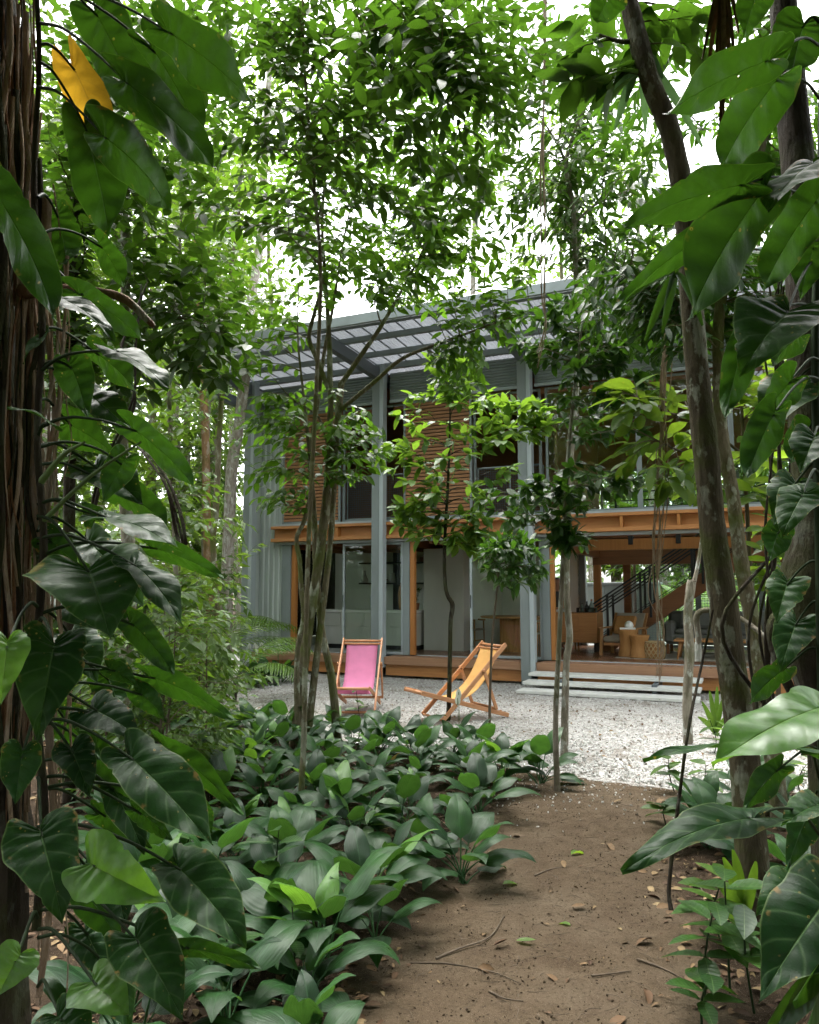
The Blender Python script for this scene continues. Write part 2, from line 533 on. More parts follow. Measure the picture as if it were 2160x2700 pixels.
LEAF_A = m_leaf('leaf_canopy', (.018, .050, .006), (.058, .128, .010), .30, .42, (.085, .20, .012), spec=.35)
LEAF_B = m_leaf('leaf_light', (.038, .100, .012), (.090, .185, .022), .36, .38, (.20, .36, .025), spec=.35)
LEAF_M = m_leaf('leaf_mid_green', (.030, .085, .007), (.080, .175, .012), .36, .42, (.14, .31, .016), spec=.3)
LEAF_D = m_leaf('leaf_glossy_dark', (.012, .042, .010), (.034, .098, .014), .26, .36, (.10, .25, .015), spec=.35)
LEAF_C = m_leaf('leaf_background', (.036, .090, .012), (.105, .185, .028), .42, .45, (.19, .32, .03), spec=.3)
LEAF_Y = m_leaf('leaf_spotted_yellow', (.040, .110, .014), (.085, .18, .02), .42, .4, (.30, .48, .03), spots=.6)
PHILO = m_leaf('philodendron_leaf', (.006, .026, .007), (.022, .074, .009), .24, .40, (.055, .155, .008), 9, .75, spec=.13, rim=.5, holes=True, spots=.75, rib=(.11, .20, .07), under=1.5)
PHILO_L = m_leaf('philodendron_young_leaf', (.045, .135, .018), (.085, .220, .024), .34, .34, (.24, .50, .03), 9, .5, rib=(.16, .28, .06))
PHILO_Y = m_leaf('philodendron_yellow_leaf', (.42, .24, .02), (.52, .32, .03), .42, .45, (.85, .48, .03), 9, .4, spots=.5, rib=(.45, .33, .10))
LILY = m_leaf('lily_leaf', (.007, .031, .009), (.024, .080, .016), .24, .40, (.10, .25, .03), 30, .22, rib=(.05, .13, .05), under=1.25, spec=.30)
LILY_L = m_leaf('lily_young_leaf', (.05, .15, .02), (.09, .22, .03), .34, .34, (.24, .50, .04), 34, .3, rib=(.10, .22, .06))
STEM = m_paint('green_stem', (.075, .125, .035), .6, .3, 12)
STEM_D = m_paint('dark_stem', (.014, .026, .009), .65, .3, 12, .12)
TWIG = m_paint('brown_twig', (.10, .075, .05), .8, .4, 20)
BARK_G = m_bark('bark_mossy', (.080, .066, .038), (.195, .170, .112), (.42, .45, .36), .7, (.090, .108, .024), .8)
BARK_M = m_bark('bark_dark_mossy', (.030, .025, .015), (.092, .078, .048), (.30, .33, .26), .6, (.045, .055, .012), .8)
BARK_P = m_bark('bark_pale', (.12, .10, .075), (.34, .31, .25), (.52, .54, .50), .8, (.07, .085, .02), .45)
BARK_W = m_bark('bark_white_mottled', (.20, .15, .12), (.55, .52, .47), (.66, .66, .63), .9, (.10, .09, .03), .25, 1.4)
BARK_D = m_bark('bark_dark', (.014, .011, .008), (.046, .037, .026), (.16, .18, .14), .3, (.040, .050, .012), .5)
ROOTM = m_bark('aerial_root_bark', (.19, .125, .080), (.46, .35, .25), (.34, .30, .25), .5, (.05, .05, .02), .2, 1.5)
BARK_B = m_bark('bark_far', (.10, .085, .06), (.26, .23, .18), (.46, .48, .42), .6, (.08, .10, .03), .5)

# ------------------------------------------------------------------ ground, gravel
def path_mid(y):                      # centre line of the dirt path
    return np.interp(y, [-3, 1.5, 3.1, 4.5, 5.6, 6.6, 7.5], [.5, .42, .50, .78, 1.15, 1.75, 2.1])
def path_half(y):
    return np.interp(y, [-3, 2.0, 3.1, 4.5, 5.6, 6.6, 7.4], [.75, .72, .70, .60, .62, .78, 1.1])
GRAVEL_EDGE = [(-6.2, 19), (-4.6, 15.4), (-3.5, 13.0), (-3.05, 11.2), (-2.3, 9.9), (-1.3, 8.9), (-.2, 8.25), (.75, 7.75),
               (1.25, 7.25), (1.75, 7.0), (2.4, 6.6), (3.3, 6.4), (4.6, 6.3), (6.5, 6.6), (9, 7.5)]
GEX = np.array([p[0] for p in GRAVEL_EDGE]); GEY = np.array([p[1] for p in GRAVEL_EDGE])
def in_gravel(x, y): return y > np.interp(x, GEX, GEY)
def hill_noise(x, y):
    return (np.sin(x * 2.1 + 1.3) * np.cos(y * 1.7 + .4) * .5 + np.sin(x * 5.3 + y * 3.1) * .22 + np.cos(x * 9.7 - y * 7.9 + 2) * .12)
def ground_z(x, y):
    x = np.asarray(x, float); y = np.asarray(y, float)
    d = np.abs(x - path_mid(y)) - path_half(y)
    bed = np.clip(d / .55, 0, 1); bed = bed * bed * (3 - 2 * bed)
    g = np.clip((y - np.interp(x, GEX, GEY)) / .35 + .5, 0, 1)
    far = np.clip((np.hypot(x, y) - 24) / 30, 0, 1)
    z = .012 * hill_noise(x, y) + bed * (.07 + .03 * hill_noise(x * .7, y * .7))
    z = z * (1 - g) - .05 * g
    back = np.clip((x + 4.5) / -4, 0, 1) * .25
    return z + back * bed * (1 - g) + far * 1.2
rng0 = np.random.default_rng(5)
def axis(lo, a, b, hi, fine, coarse):
    s = list(np.arange(a, b, fine)); st = fine
    x = b
    while x < hi: s.append(x); st = min(st * 1.25, coarse); x += st
    s.append(hi); x = a; st = fine; pre = []
    while x > lo: st = min(st * 1.25, coarse); x -= st; pre.append(max(x, lo))
    return np.array(pre[::-1] + s)
gx = axis(-90, -2.6, 3.8, 90, .032, 6); gy = axis(-40, 2.4, 8.0, 130, .032, 6)
X, Y = np.meshgrid(gx, gy)
Z = ground_z(X, Y)
near = (np.abs(X - .5) < 4) & (Y < 9) & (Y > 1)
lumps = rng0.normal(0, 1, X.shape)
for ax in (0, 1): lumps = (lumps + np.roll(lumps, 1, ax) + np.roll(lumps, -1, ax)) / 2
dpath = np.abs(X - path_mid(Y)) - path_half(Y)
mid = sum(np.sin(X * fx + Y * fy + p_) for fx, fy, p_ in ((13, 7, 0), (-9, 15, 1), (21, -11, 2), (5, 24, 3), (-27, -6, 4), (31, 17, 5))) / 6
Z = Z + near * .006 * mid
Z = Z + near * lumps * (.0032 + .0035 * np.clip(dpath / .3 + .4, 0, 1))
pt = 1 - np.clip(dpath / .5 + .35, 0, 1)
nx, ny = len(gx), len(gy)
i = np.arange(ny - 1)[:, None]; k = np.arange(nx - 1)[None, :]
F = np.stack([i * nx + k, i * nx + k + 1, (i + 1) * nx + k + 1, (i + 1) * nx + k], -1).reshape(-1, 4)
tag(link('ground', np_mesh('ground', np.stack([X, Y, Z], -1).reshape(-1, 3), [F], SOIL, True, None, pt.ravel())), kind='structure')

gxs = np.arange(-6.6, 9.4, .09); gt = np.linspace(0, 1, 90) ** 1.35
GX = np.repeat(gxs[None, :], len(gt), 0)
y0 = np.interp(gxs, GEX, GEY) + .05 * np.sin(gxs * 9) + .03 * np.sin(gxs * 23 + 1)
GY = y0[None, :] + gt[:, None] * (21 - y0)[None, :]
GZ = .004 + .012 * hill_noise(GX * 1.3, GY * 1.3) * np.clip(gt[:, None] * 8, 0, 1) - .05 * (1 - np.clip(gt[:, None] * 14, 0, 1))
ny, nx = GX.shape
i = np.arange(ny - 1)[:, None]; k = np.arange(nx - 1)[None, :]
F = np.stack([i * nx + k, i * nx + k + 1, (i + 1) * nx + k + 1, (i + 1) * nx + k], -1).reshape(-1, 4)
tag(link('gravel_yard', np_mesh('gravel_yard', np.stack([GX, GY, GZ], -1).reshape(-1, 3), [F], GRAVEL)), kind='structure')

def instance_np(tv, tf, P, R, S, uv=None):
    """Template verts tv (k,3), faces tf (list of arrays), placed N times. R: (N,3,3) with columns the local axes."""
    N, K = len(P), len(tv)
    if np.ndim(S) == 1: S = S[:, None]
    T = tv[None] * S[:, None, :] if S.shape[1] == 3 else tv[None] * S[:, None, :]
    V = P[:, None, :] + np.einsum('nij,nkj->nki', R, T)
    F = [(f[None] + (np.arange(N) * K)[:, None, None]).reshape(-1, f.shape[1]) for f in tf]
    UV = np.tile(uv, (N, 1)) if uv is not None else None
    return V.reshape(-1, 3), F, UV
def rand_rot(n, rng):
    q = rng.normal(0, 1, (n, 4)); q /= np.linalg.norm(q, axis=1, keepdims=True)
    w, x, y, z = q.T
    return np.stack([np.stack([1 - 2 * (y * y + z * z), 2 * (x * y - z * w), 2 * (x * z + y * w)], -1),
                     np.stack([2 * (x * y + z * w), 1 - 2 * (x * x + z * z), 2 * (y * z - x * w)], -1),
                     np.stack([2 * (x * z - y * w), 2 * (y * z + x * w), 1 - 2 * (x * x + y * y)], -1)], 1)
octv = np.array([[1, 0, 0], [-1, 0, 0], [0, 1, 0], [0, -1, 0], [0, 0, 1], [0, 0, -1], [.6, .6, .45], [-.6, -.5, -.5]], float)
octf = [np.array([[0, 6, 4], [6, 2, 4], [2, 1, 4], [1, 3, 4], [3, 0, 4], [0, 2, 6], [2, 0, 5], [1, 2, 5], [3, 1, 7], [0, 3, 5], [1, 5, 7], [5, 3, 7]])]
def stones(n, rng, xs, ys, s0, s1, z):
    P = np.stack([xs, ys, z], -1)
    S = np.exp(rng.uniform(np.log(s0), np.log(s1), n))[:, None] * np.stack([np.ones(n), rng.uniform(.55, 1, n), rng.uniform(.3, .6, n)], -1)
    R = rand_rot(n, rng)
    V, F, _ = instance_np(octv, octf, P, R, S)
    return V, F, np.repeat(rng.uniform(0, 1, n), len(octv))
rng = np.random.default_rng(11)
n = 30000
yy = 6.4 + 8.6 * rng.uniform(0, 1, n) ** 1.7; xx = rng.uniform(-1, 1, n) * (1.0 + yy * .52) + .25 * yy - 1.0
ok = in_gravel(xx, yy - .02); xx, yy = xx[ok], yy[ok]
V, F, T = stones(len(xx), rng, xx, yy, .009, .024, .008 + .012 * hill_noise(xx * 1.3, yy * 1.3))
tag(link('gravel_chips', np_mesh('gravel_chips', V, F, STONE, False, None, T)), 'loose white stone chips covering the yard in front of the house', 'gravel', kind='stuff')
n = 1600                                   # chips kicked out onto the path
yy = rng.uniform(5.2, 8.0, n); xx = path_mid(yy) + rng.normal(-.2, .8, n)
ok = (~in_gravel(xx, yy)) & (rng.uniform(0, 1, n) < np.clip((yy - 5.0) / 2.0, .05, 1) ** 2); xx, yy = xx[ok], yy[ok]
V, F, T = stones(len(xx), rng, xx, yy, .006, .015, ground_z(xx, yy) + .003)
tag(link('stray_gravel', np_mesh('stray_gravel', V, F, STONE, False, None, T)), 'stray white stone chips scattered on the dirt path edge', 'gravel', kind='stuff')
n = 7000                                  # crumbs of earth
yy = 2.5 + 5 * rng.uniform(0, 1, n) ** 1.3; xx = path_mid(yy) + rng.normal(0, .75, n)
ok = ~in_gravel(xx, yy); xx, yy = xx[ok], yy[ok]
V, F, T = stones(len(xx), rng, xx, yy, .0018, .008, ground_z(xx, yy) + .001)
tag(link('soil_crumbs', np_mesh('soil_crumbs', V, F, SOIL, False, None, T * .8)), 'small crumbs of earth lying on the dirt path', 'soil', kind='stuff')

# ------------------------------------------------------------------ the house
house = empty('house', HO, -YAW)
tag(house, 'two storey timber and blue grey steel house with overhanging corrugated roof', 'house')
BAY = [-6.13, -3.02, 0.0, 3.02, 6.05]
DECK, LOW, UP = .41, 2.72, 3.05
# columns with a paler cover strip; the living room bay is twice as wide
FRONT = [-6.13, -3.02, 0.0, 6.05]
for u in FRONT:
    c = MB().box(u - .12, u + .05, -.27, -.07, .01, 6.25, .006).build('column', STEEL, house)
    MB().box(u - .126, u + .056, -.276, -.262, .01, 6.25, .003).build('flange', STEEL, c)
    MB().box(u + .053, u + .135, -.30, -.12, .20, 6.25, .006).build('cover_strip', STEEL_L, c)
for u in BAY:
    MB().box(u - .09, u + .09, 4.62, 4.80, .01, 6.2).build('column', STEEL, house)
# deck
deck = MB()
for a, b in zip(FRONT[:-1], FRONT[1:]):
    deck.box(a + .14, b - .13, -.225, -.185, .262, .41)
deck = deck.build('deck', WOOD_FASC, house)
for a, b in zip(FRONT[:-1], FRONT[1:]):
    MB().box(a + .14, b - .13, -.15, -.08, .05, .258).build('bearer', WOOD_O, deck)
pm = [MB().box(0, .092, -.183, .262, .387, .4135, .003).mesh('plank', WOOD_DECK)]
k = 0
u = BAY[0] + .15
while u < 6.6:
    if not any(b - .235 < u < b + .14 for b in FRONT):
        link('plank', pm[0], deck, (u, 0, 0))
    u += .098
# interior floor, grey terrace behind
fl = MB().box(-6.0, -2.95, .27, 4.6, .30, .405).build('floor', CONCG, house)
fl = MB().box(-2.945, 6.6, .27, 4.6, .30, .405).build('floor', WOOD_FL, house)
MB().box(-6.6, 7.2, 4.82, 8.2, .02, .40).build('back_terrace', CONCG, house)
MB().box(-5.2, 6.6, .19, .262, .4, .428).build('door_track', STEEL_L, house)
# first floor beam of the front: flanges, web, stiffeners
bm = MB().box(-5.62, 6.8, .0, .05, LOW + .07, UP - .06).build('floor_beam', WOOD_O, house)
MB().box(-5.62, 6.8, -.15, .12, UP - .06, UP, .005).build('upper_flange', WOOD_O, bm)
MB().box(-5.62, 6.8, -.15, .12, LOW, LOW + .07, .005).build('lower_flange', WOOD_O, bm)
for j in range(13):
    MB().box(-5.0 + j * .95, -4.945 + j * .95, -.13, -.002, LOW + .072, UP - .062).build('stiffener', WOOD_V, bm)
MB().box(-5.62, 6.8, -.02, .16, LOW - .055, LOW - .003).build('head_track', STEEL_L, house)
MB().box(-5.62, 6.8, -.05, .10, UP + .003, UP + .05).build('sill', STEEL_L, house)
# ribbed shutter boxes under the roof
for a, b in zip(FRONT[:-1], FRONT[1:]):
    vs = []; fs = []
    prof = []
    z = 5.56
    while z < 6.07:
        prof += [(.0, z), (-.018, z + .01), (-.018, z + .036), (.0, z + .046)]; z += .056
    for (y, z) in prof:
        vs += [(a + .15, y, z), (b - .14, y, z)]
    for q in range(len(prof) - 1): fs.append((2 * q, 2 * q + 1, 2 * q + 3, 2 * q + 2))
    m = MB().add(vs, fs)
    m.box(a + .14, b - .13, .003, .12, 5.53, 6.12)
    sb = m.build('shutter_box', STEEL, house)
    MB().box(a + .14, b - .13, -.035, .02, 5.50, 5.556).build('shutter_lip', STEEL_L, sb)
    MB().box(a + .16, b - .15, .13, .6, 5.38, 5.52).build('lintel', WOOD_D, house)
# pale ribbed panel at the far left and the gable wall
def ribbed(name, u0, u1, v, z0, z1, mat, pitch=.13, depth=.025, parent=house):
    vs = []; fs = []; prof = []; u = u0
    while u < u1 - .001:
        for du, dv in ((0, 0), (.35 * pitch, 0), (.5 * pitch, -depth), (.85 * pitch, -depth)):
            if u + du < u1: prof.append((u + du, v + dv))
        u += pitch
    prof.append((u1, v))
    for (x, y) in prof: vs += [(x, y, z0), (x, y, z1)]
    for q in range(len(prof) - 1): fs.append((2 * q, 2 * q + 2, 2 * q + 3, 2 * q + 1))
    return MB().add(vs, fs).build(name, mat, parent)
ribbed('wall_panel', -6.06, -5.46, .10, .43, 5.5, PALE)
gw = MB().box(-6.12, -6.07, -.02, .75, .1, 6.1).box(-6.12, -6.07, 4.2, 4.6, .1, 6.1).box(-6.12, -6.07, .75, 4.2, 2.7, 6.1).box(-6.12, -6.07, .75, 4.2, .1, .6).build('gable_wall', PALE, house)
MB().box(-6.10, -6.09, .76, 4.19, .61, 2.69, .002).build('pane', GLASS, gw)  # unseen side opening and pane, added to let daylight into the kitchen
MB().box(-5.46, -5.24, .06, .16, .43, LOW - .06).build('wall_panel', STEEL, house)
MB().box(-5.235, -5.13, .09, .19, .43, LOW - .06).build('door_jamb', WOOD_V, house)
# upper storey front: louvres, windows
def frame(mb, u0, u1, v0, v1, z0, z1, w):
    mb.box(u0, u0 + w, v0, v1, z0, z1).box(u1 - w, u1, v0, v1, z0, z1)
    mb.box(u0 + w, u1 - w, v0, v1, z0, z0 + w).box(u0 + w, u1 - w, v0, v1, z1 - w, z1)
    return mb
def louvre(u0, u1):
    p = frame(MB(), u0, u1, .02, .07, UP + .055, 5.495, .045).build('louvre_panel', STEEL, house)
    sl = MB(); z = UP + .105; j = 0
    while z < 5.43:
        sl.box(u0 + .047, u1 - .047, .012, .05, z, z + .054, .003); z += .072; j += 1
    sl = sl.build('slats', WOOD_SLAT, p); sl['kind'] = 'stuff'
    MB().box(u0 + .047, u1 - .047, .054, .062, UP + .105, 5.44).build('backing', BLACK, p)
louvre(-5.45, -4.03); louvre(-2.58, -1.13)
def window(u0, u1, v=.1, z0=UP + .055, z1=5.495, mat=STEEL, w=.05, name='window', pane=True):
    f = frame(MB(), u0, u1, v, v + .05, z0, z1, w).build(name, mat, house)
    if pane: MB().box(u0 + w, u1 - w, v + .02, v + .028, z0 + w, z1 - w, .001).build('pane', GLASS, f)
    return f
window(-4.03, -2.58, .12, pane=False); window(-1.13, .22, .12, pane=False)
def railing(u0, u1, v, z0, z1):
    r = MB()
    for z in (z0, z1): r.box(u0, u1, v, v + .025, z, z + .03)
    x = u0
    while x <= u1 + .01: r.box(x, x + .025, v + .001, v + .024, z0, z1); x += (u1 - u0) / 2
    r = r.build('railing', STEEL, house)
    g = MB(); z = z0 + .06
    while z < z1: g.box(u0, u1, v + .010, v + .014, z, z + .005, .001); z += .045
    x = u0 + .045
    while x < u1: g.box(x, x + .005, v + .0145, v + .0185, z0, z1, .001); x += .045
    g = g.build('wire_mesh', STEEL_D, r); g['kind'] = 'stuff'
railing(-4.0, -2.6, .25, 3.16, 4.05); railing(-1.1, .2, .25, 3.16, 4.05)
# dark rooms upstairs: floor, partition, bed platform
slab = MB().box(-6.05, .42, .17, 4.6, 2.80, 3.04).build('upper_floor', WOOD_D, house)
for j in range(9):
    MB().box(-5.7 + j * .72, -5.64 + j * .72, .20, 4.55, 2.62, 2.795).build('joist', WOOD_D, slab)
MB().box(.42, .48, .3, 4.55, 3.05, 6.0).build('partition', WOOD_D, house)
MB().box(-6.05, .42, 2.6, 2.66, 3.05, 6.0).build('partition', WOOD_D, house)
# upper storey, right: tall glazing, back glazing, rails
for a, b in ((.30, 1.98), (1.98, 3.5), (3.5, 5.0), (5.0, 6.6)):
    window(a, b, .11, UP + .055, 5.495, STEEL, .045)
for a, b in ((.5, 2.0), (2.0, 3.5), (3.5, 5.0), (5.0, 6.6)):
    window(a, b, 4.62, 3.05, 4.55, STEEL, .05)
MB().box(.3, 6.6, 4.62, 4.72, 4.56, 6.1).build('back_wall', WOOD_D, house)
MB().box(-6.05, .29, 4.62, 4.72, 2.75, 6.1).build('back_wall', WALLW, house)
rl = MB()
for z in (3.35, 3.5, 3.66, 3.85): rl.box(1.0, 6.5, 3.5, 3.525, z, z + .03)
for x in (1.0, 1.55, 2.6, 3.25, 4.5, 5.8): rl.box(x, x + .05, 3.49, 3.535, 3.05, 3.9)
rl.build('stair_railing', BLACK, house)
MB().box(.48, 6.6, 3.45, 4.58, 2.86, 3.0).build('walkway', WOOD_D, house)
# interior beams of the living room
ib = MB().box(.40, 6.6, 1.9, 2.05, 2.50, 2.72).build('beam', WOOD_V, house)
MB().box(.40, 6.6, 3.95, 4.12, 2.28, 2.84).build('beam', WOOD_D, house)
MB().box(.42, .56, .3, 4.3, 2.44, 2.72).build('beam', WOOD_D, house)
MB().box(.40, .56, 3.98, 4.14, .405, 2.44).build('post', WOOD_V, house)
MB().box(1.02, 1.18, 4.3, 4.46, .405, 2.75).build('post', WOOD_D, house)
for x in (1.5, 2.4, 3.2, 4.4): MB().box(x, x + .09, 1.86, 2.09, 2.6, 2.78).build('beam_bracket', BLACK, ib)
lampb = MB().lathe([(.0, .0), (.05, .0), (.06, -.03), (.055, -.12), (.05, -.13), (0, -.13)], 14, (1.95, 1.98, 2.9)).build('spot_lamp', BLACK, house)
# ground floor sliding doors
def sliding(u0, u1, v):
    f = frame(MB(), u0, u1, v, v + .045, .43, LOW - .06, .05).build('sliding_door', STEEL_L, house)
    MB().box(u0 + .05, u1 - .05, v + .018, v + .026, .48, LOW - .11, .001).build('pane', GLASS, f)
    MB().box(u0 + .012, u0 + .030, v - .012, v + .0, 1.35, 1.6).build('handle', BLACK, f)
sliding(-4.0, -2.62, .10); sliding(-1.22, .19, .10)
for u0, u1 in ((-2.615, -2.47), (.195, .34)):
    MB().box(u0, u1, .06, .19, .43, LOW - .06).build('door_post', STEEL, house)
MB().box(-2.465, -2.37, .08, .19, .43, LOW - .06).build('door_jamb', WOOD_V, house)
MB().box(.345, .42, .08, .19, .43, LOW - .06).build('door_jamb', WOOD_V, house)
sliding(4.6, 6.0, .10)
# back glazing of the ground floor
for a, b in ((1.2, 2.6), (2.6, 3.9), (3.9, 5.2), (5.2, 6.5)):
    window(a, b, 4.62, .41, 2.74, STEEL, .06, 'back_window')
window(-.95, -.4, 4.62, .41, 2.74, WOOD_V, .06, 'back_window')
MB().box(-6.05, -.96, 4.62, 4.72, .1, 2.74).build('back_wall', WALLW, house)
MB().box(-.39, -.05, 4.62, 4.72, .1, 2.74).build('back_wall', WALLW, house)
g = MB()
z = .5
while z < 1.5: g.box(1.2, 6.5, 4.60, 4.604, z, z + .006, .001); z += .06
x = 1.23
while x < 6.5: g.box(x, x + .006, 4.606, 4.61, .45, 1.5, .001); x += .06
g = g.build('insect_screen', STEEL_D, house); g['kind'] = 'stuff'
# kitchen: wall, tall cupboard block
MB().box(-6.05, -2.9, 3.4, 3.5, .405, 2.79).build('kitchen_wall', WALLW, house)
MB().box(-2.88, -1.95, 1.75, 4.55, .405, 2.61).build('cupboard_block', GREYWALL, house)
# stair
st = MB()
def stairpt(s): return (0.62 + s * 4.1, 3.62, .43 + s * 2.72)
for v in (3.15, 3.78):
    st.bar((stairpt(0)[0], v, stairpt(0)[2]), (stairpt(1)[0], v, stairpt(1)[2]), .06, .34)
st = st.build('staircase', WOOD_D, house)
for j in range(15):
    s = (j + .6) / 15.5
    p = stairpt(s)
    MB().box(p[0] - .13, p[0] + .13, 3.182, 3.748, p[2] - .02, p[2] + .02).build('tread', WOOD_V, st)
hr = MB()
sl = 2.72 / 4.1
for v in (3.10, 3.84):
    for off, w in ((1.02, .035), (.88, .022), (.80, .03), (.27, .016)):
        hr.bar((.45, v, .43 + off - .17 * sl), (4.6, v, .43 + off + 3.98 * sl), w * .8, w)
    for x in (.85, 1.55, 1.75, 2.6, 2.8, 3.6, 3.8):
        hr.bar((x, v, .43 + (x - .62) * sl - .05), (x, v, .43 + (x - .62) * sl + 1.02), .035, .05, .003, (1, 0, 0))
hr.build('handrail', BLACK, st)
# concrete steps up to the deck
for j, (z, v) in enumerate(((.205, -.47), (.10, -.85), (.0, -1.23))):
    MB().box(.12, 2.93, v - .22, v + .20, z + .012, z + .062, .005).build('step', CONC, house)
for x in (.7, 2.2): MB().box(x, x + .08, -1.0, -.16, .015, .2).build('step_support', STEEL_D, house)
# roof: corrugated sheet on purlins and rafters
def rz(v): return 6.42 - .028 * (v + 2.4)
RU0, RU1, RV0, RV1 = -7.1, 8.4, -2.42, 5.6
us = np.arange(RU0, RU1, .0125)
ph = np.sin(us / .085 * 2 * np.pi) * .017
V = np.concatenate([np.stack([us, np.full_like(us, v), rz(v) - .0 + ph], -1) for v in (RV0, RV1)])
m = len(us); ii = np.arange(m - 1)
roof = link('roof', np_mesh('roof', V, [np.stack([ii, ii + 1, ii + 1 + m, ii + m], -1)], ROOF, True), house)
MB().box(RU0, RU1, RV0 - .07, RV0 - .005, rz(RV0) - .15, rz(RV0) + .025, .006).build('fascia', STEEL, roof)
MB().box(RU0, RU1, RV0 - .004, RV0 + .08, rz(RV0) - .175, rz(RV0) - .152).build('fascia_flange', STEEL_D, roof)
for v, h, w in ((-1.62, .10, .08), (-.78, .10, .08), (-.05, .12, .1), (1.4, .14, .1), (3.0, .14, .1)):
    MB().box(RU0 + .02, RU1 - .02, v, v + w, rz(v) - .024 - h, rz(v) - .024).build('purlin', STEEL, roof)
for u in BAY + [-7.0]:
    r = MB().bar((u - .03, RV0 + .09, rz(RV0) - .30), (u - .03, 4.7, rz(4.7) - .30), .14, .22).build('rafter', STEEL_D, roof)
bt = MB(); x = RU0 + .2
while x < RU1:
    bt.bar((x, RV0 + .09, rz(RV0) - .030), (x, .1, rz(.1) - .030), .020, .02, .002); x += .34
bt = bt.build('battens', STEEL_D, roof); bt['kind'] = 'stuff'
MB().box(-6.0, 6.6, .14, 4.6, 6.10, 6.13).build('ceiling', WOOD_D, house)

# ------------------------------------------------------------------ furniture indoors
def hthing(name, label, cat, u, v, z=.405, r=0.0, group=None):
    o = empty(name, H(u, v, z), -YAW + r)
    return tag(o, label, cat, group)
t = hthing('kitchen_counter', 'long grey kitchen counter with white worktop at left of the house', 'counter', -4.1, 1.42)
MB().box(-1.3, 1.15, 0, .62, .10, .80).build('cabinet_body', GREYWALL, t)
MB().box(-1.28, 1.13, .05, .6, 0, .098).build('plinth', BLACK, t)
MB().box(-1.32, 1.17, -.03, .66, .802, .86).build('worktop', WHITE, t)
for k in range(4):
    MB().box(-1.28 + k * .61, -.68 + k * .61, -.018, -.002, .50, .79).build('drawer_front', GREYWALL, t)
tp = MB().tube(smooth_path([(-.12, .4, .86), (-.12, .4, 1.12), (-.06, .4, 1.22), (.04, .4, 1.2), (.06, .4, 1.1)]), .012).build('tap', STEEL_L, t)
t = hthing('wall_shelf', 'black wall shelving with pots in the kitchen', 'shelf', -4.2, 3.08)
for k, (z, a, b) in enumerate(((1.95, -1.0, 1.15), (1.45, -1.0, 1.05))):
    MB().box(a, b, 0, .30, z, z + .035).build('board', BLACK, t)
for x in (-.15, .72): MB().box(x, x + .14, .2, .31, .6, 2.3).build('upright', BLACK, t)
def lathe_thing(name, label, cat, u, v, z, prof, mat, group=None, n=18):
    o = MB().lathe(prof, n).build(name, mat, None, H(u, v, z)); return tag(o, label, cat, group)
pot = [(0, 0), (.10, 0), (.12, .03), (.12, .12), (.125, .125), (.06, .15), (.02, .155), (.02, .18), (0, .182)]
CLAY = m_paint('clay', (.20, .085, .045), .6)
SILV = m_paint('silver_metal', (.5, .5, .5), .25)
lathe_thing('cooking_pot', 'larger lidded clay pot on the upper kitchen shelf', 'pot', -3.82, 3.22, .405 + 1.985, pot, CLAY)
lathe_thing('cooking_pot', 'smaller lidded clay pot on the upper kitchen shelf beside the large one', 'pot', -3.50, 3.22, .405 + 1.985, [(r * .8, z * .75) for r, z in pot], CLAY)
lathe_thing('metal_jug', 'shiny metal jug on the lower kitchen shelf', 'jug', -4.32, 3.2, .405 + 1.485, [(0, 0), (.07, 0), (.075, .1), (.06, .2), (.065, .24), (.05, .24), (0, .2)], SILV)
lathe_thing('clay_bowl', 'dark red bowl on the lower kitchen shelf', 'bowl', -4.6, 3.2, .405 + 1.485, [(0, 0), (.07, 0), (.15, .09), (.145, .095), (.06, .02), (0, .02)], m_paint('dark_red_glaze', (.09, .015, .02), .3))
lathe_thing('glass_carafe', 'pale carafe at the left end of the lower kitchen shelf', 'carafe', -5.1, 3.2, .405 + 1.485, [(0, 0), (.07, 0), (.09, .08), (.05, .18), (.03, .24), (.03, .30), (0, .30)], SILV)
lathe_thing('floor_vase', 'tall ribbed straw coloured vase on the kitchen worktop', 'vase', -3.42, 1.9, .405 + .862, [(0, 0), (.10, 0), (.13, .15), (.14, .35), (.12, .5), (.08, .57), (.09, .60), (.07, .60), (0, .5)], RATTAN)
lathe_thing('wooden_mug', 'small wooden mug next to the tall vase', 'mug', -3.18, 1.75, .405 + .862, [(0, 0), (.05, 0), (.055, .12), (.045, .12), (0, .03)], RATTAN)
pp = tag(empty('potted_plant', H(-3.08, 1.78, 1.269)), 'small potted plant in terracotta pot at right end of worktop', 'potted plant')
MB().lathe([(0, 0), (.06, 0), (.085, .15), (.075, .15), (0, .12)]).build('pot', CLAY, pp)
PPOT = pp

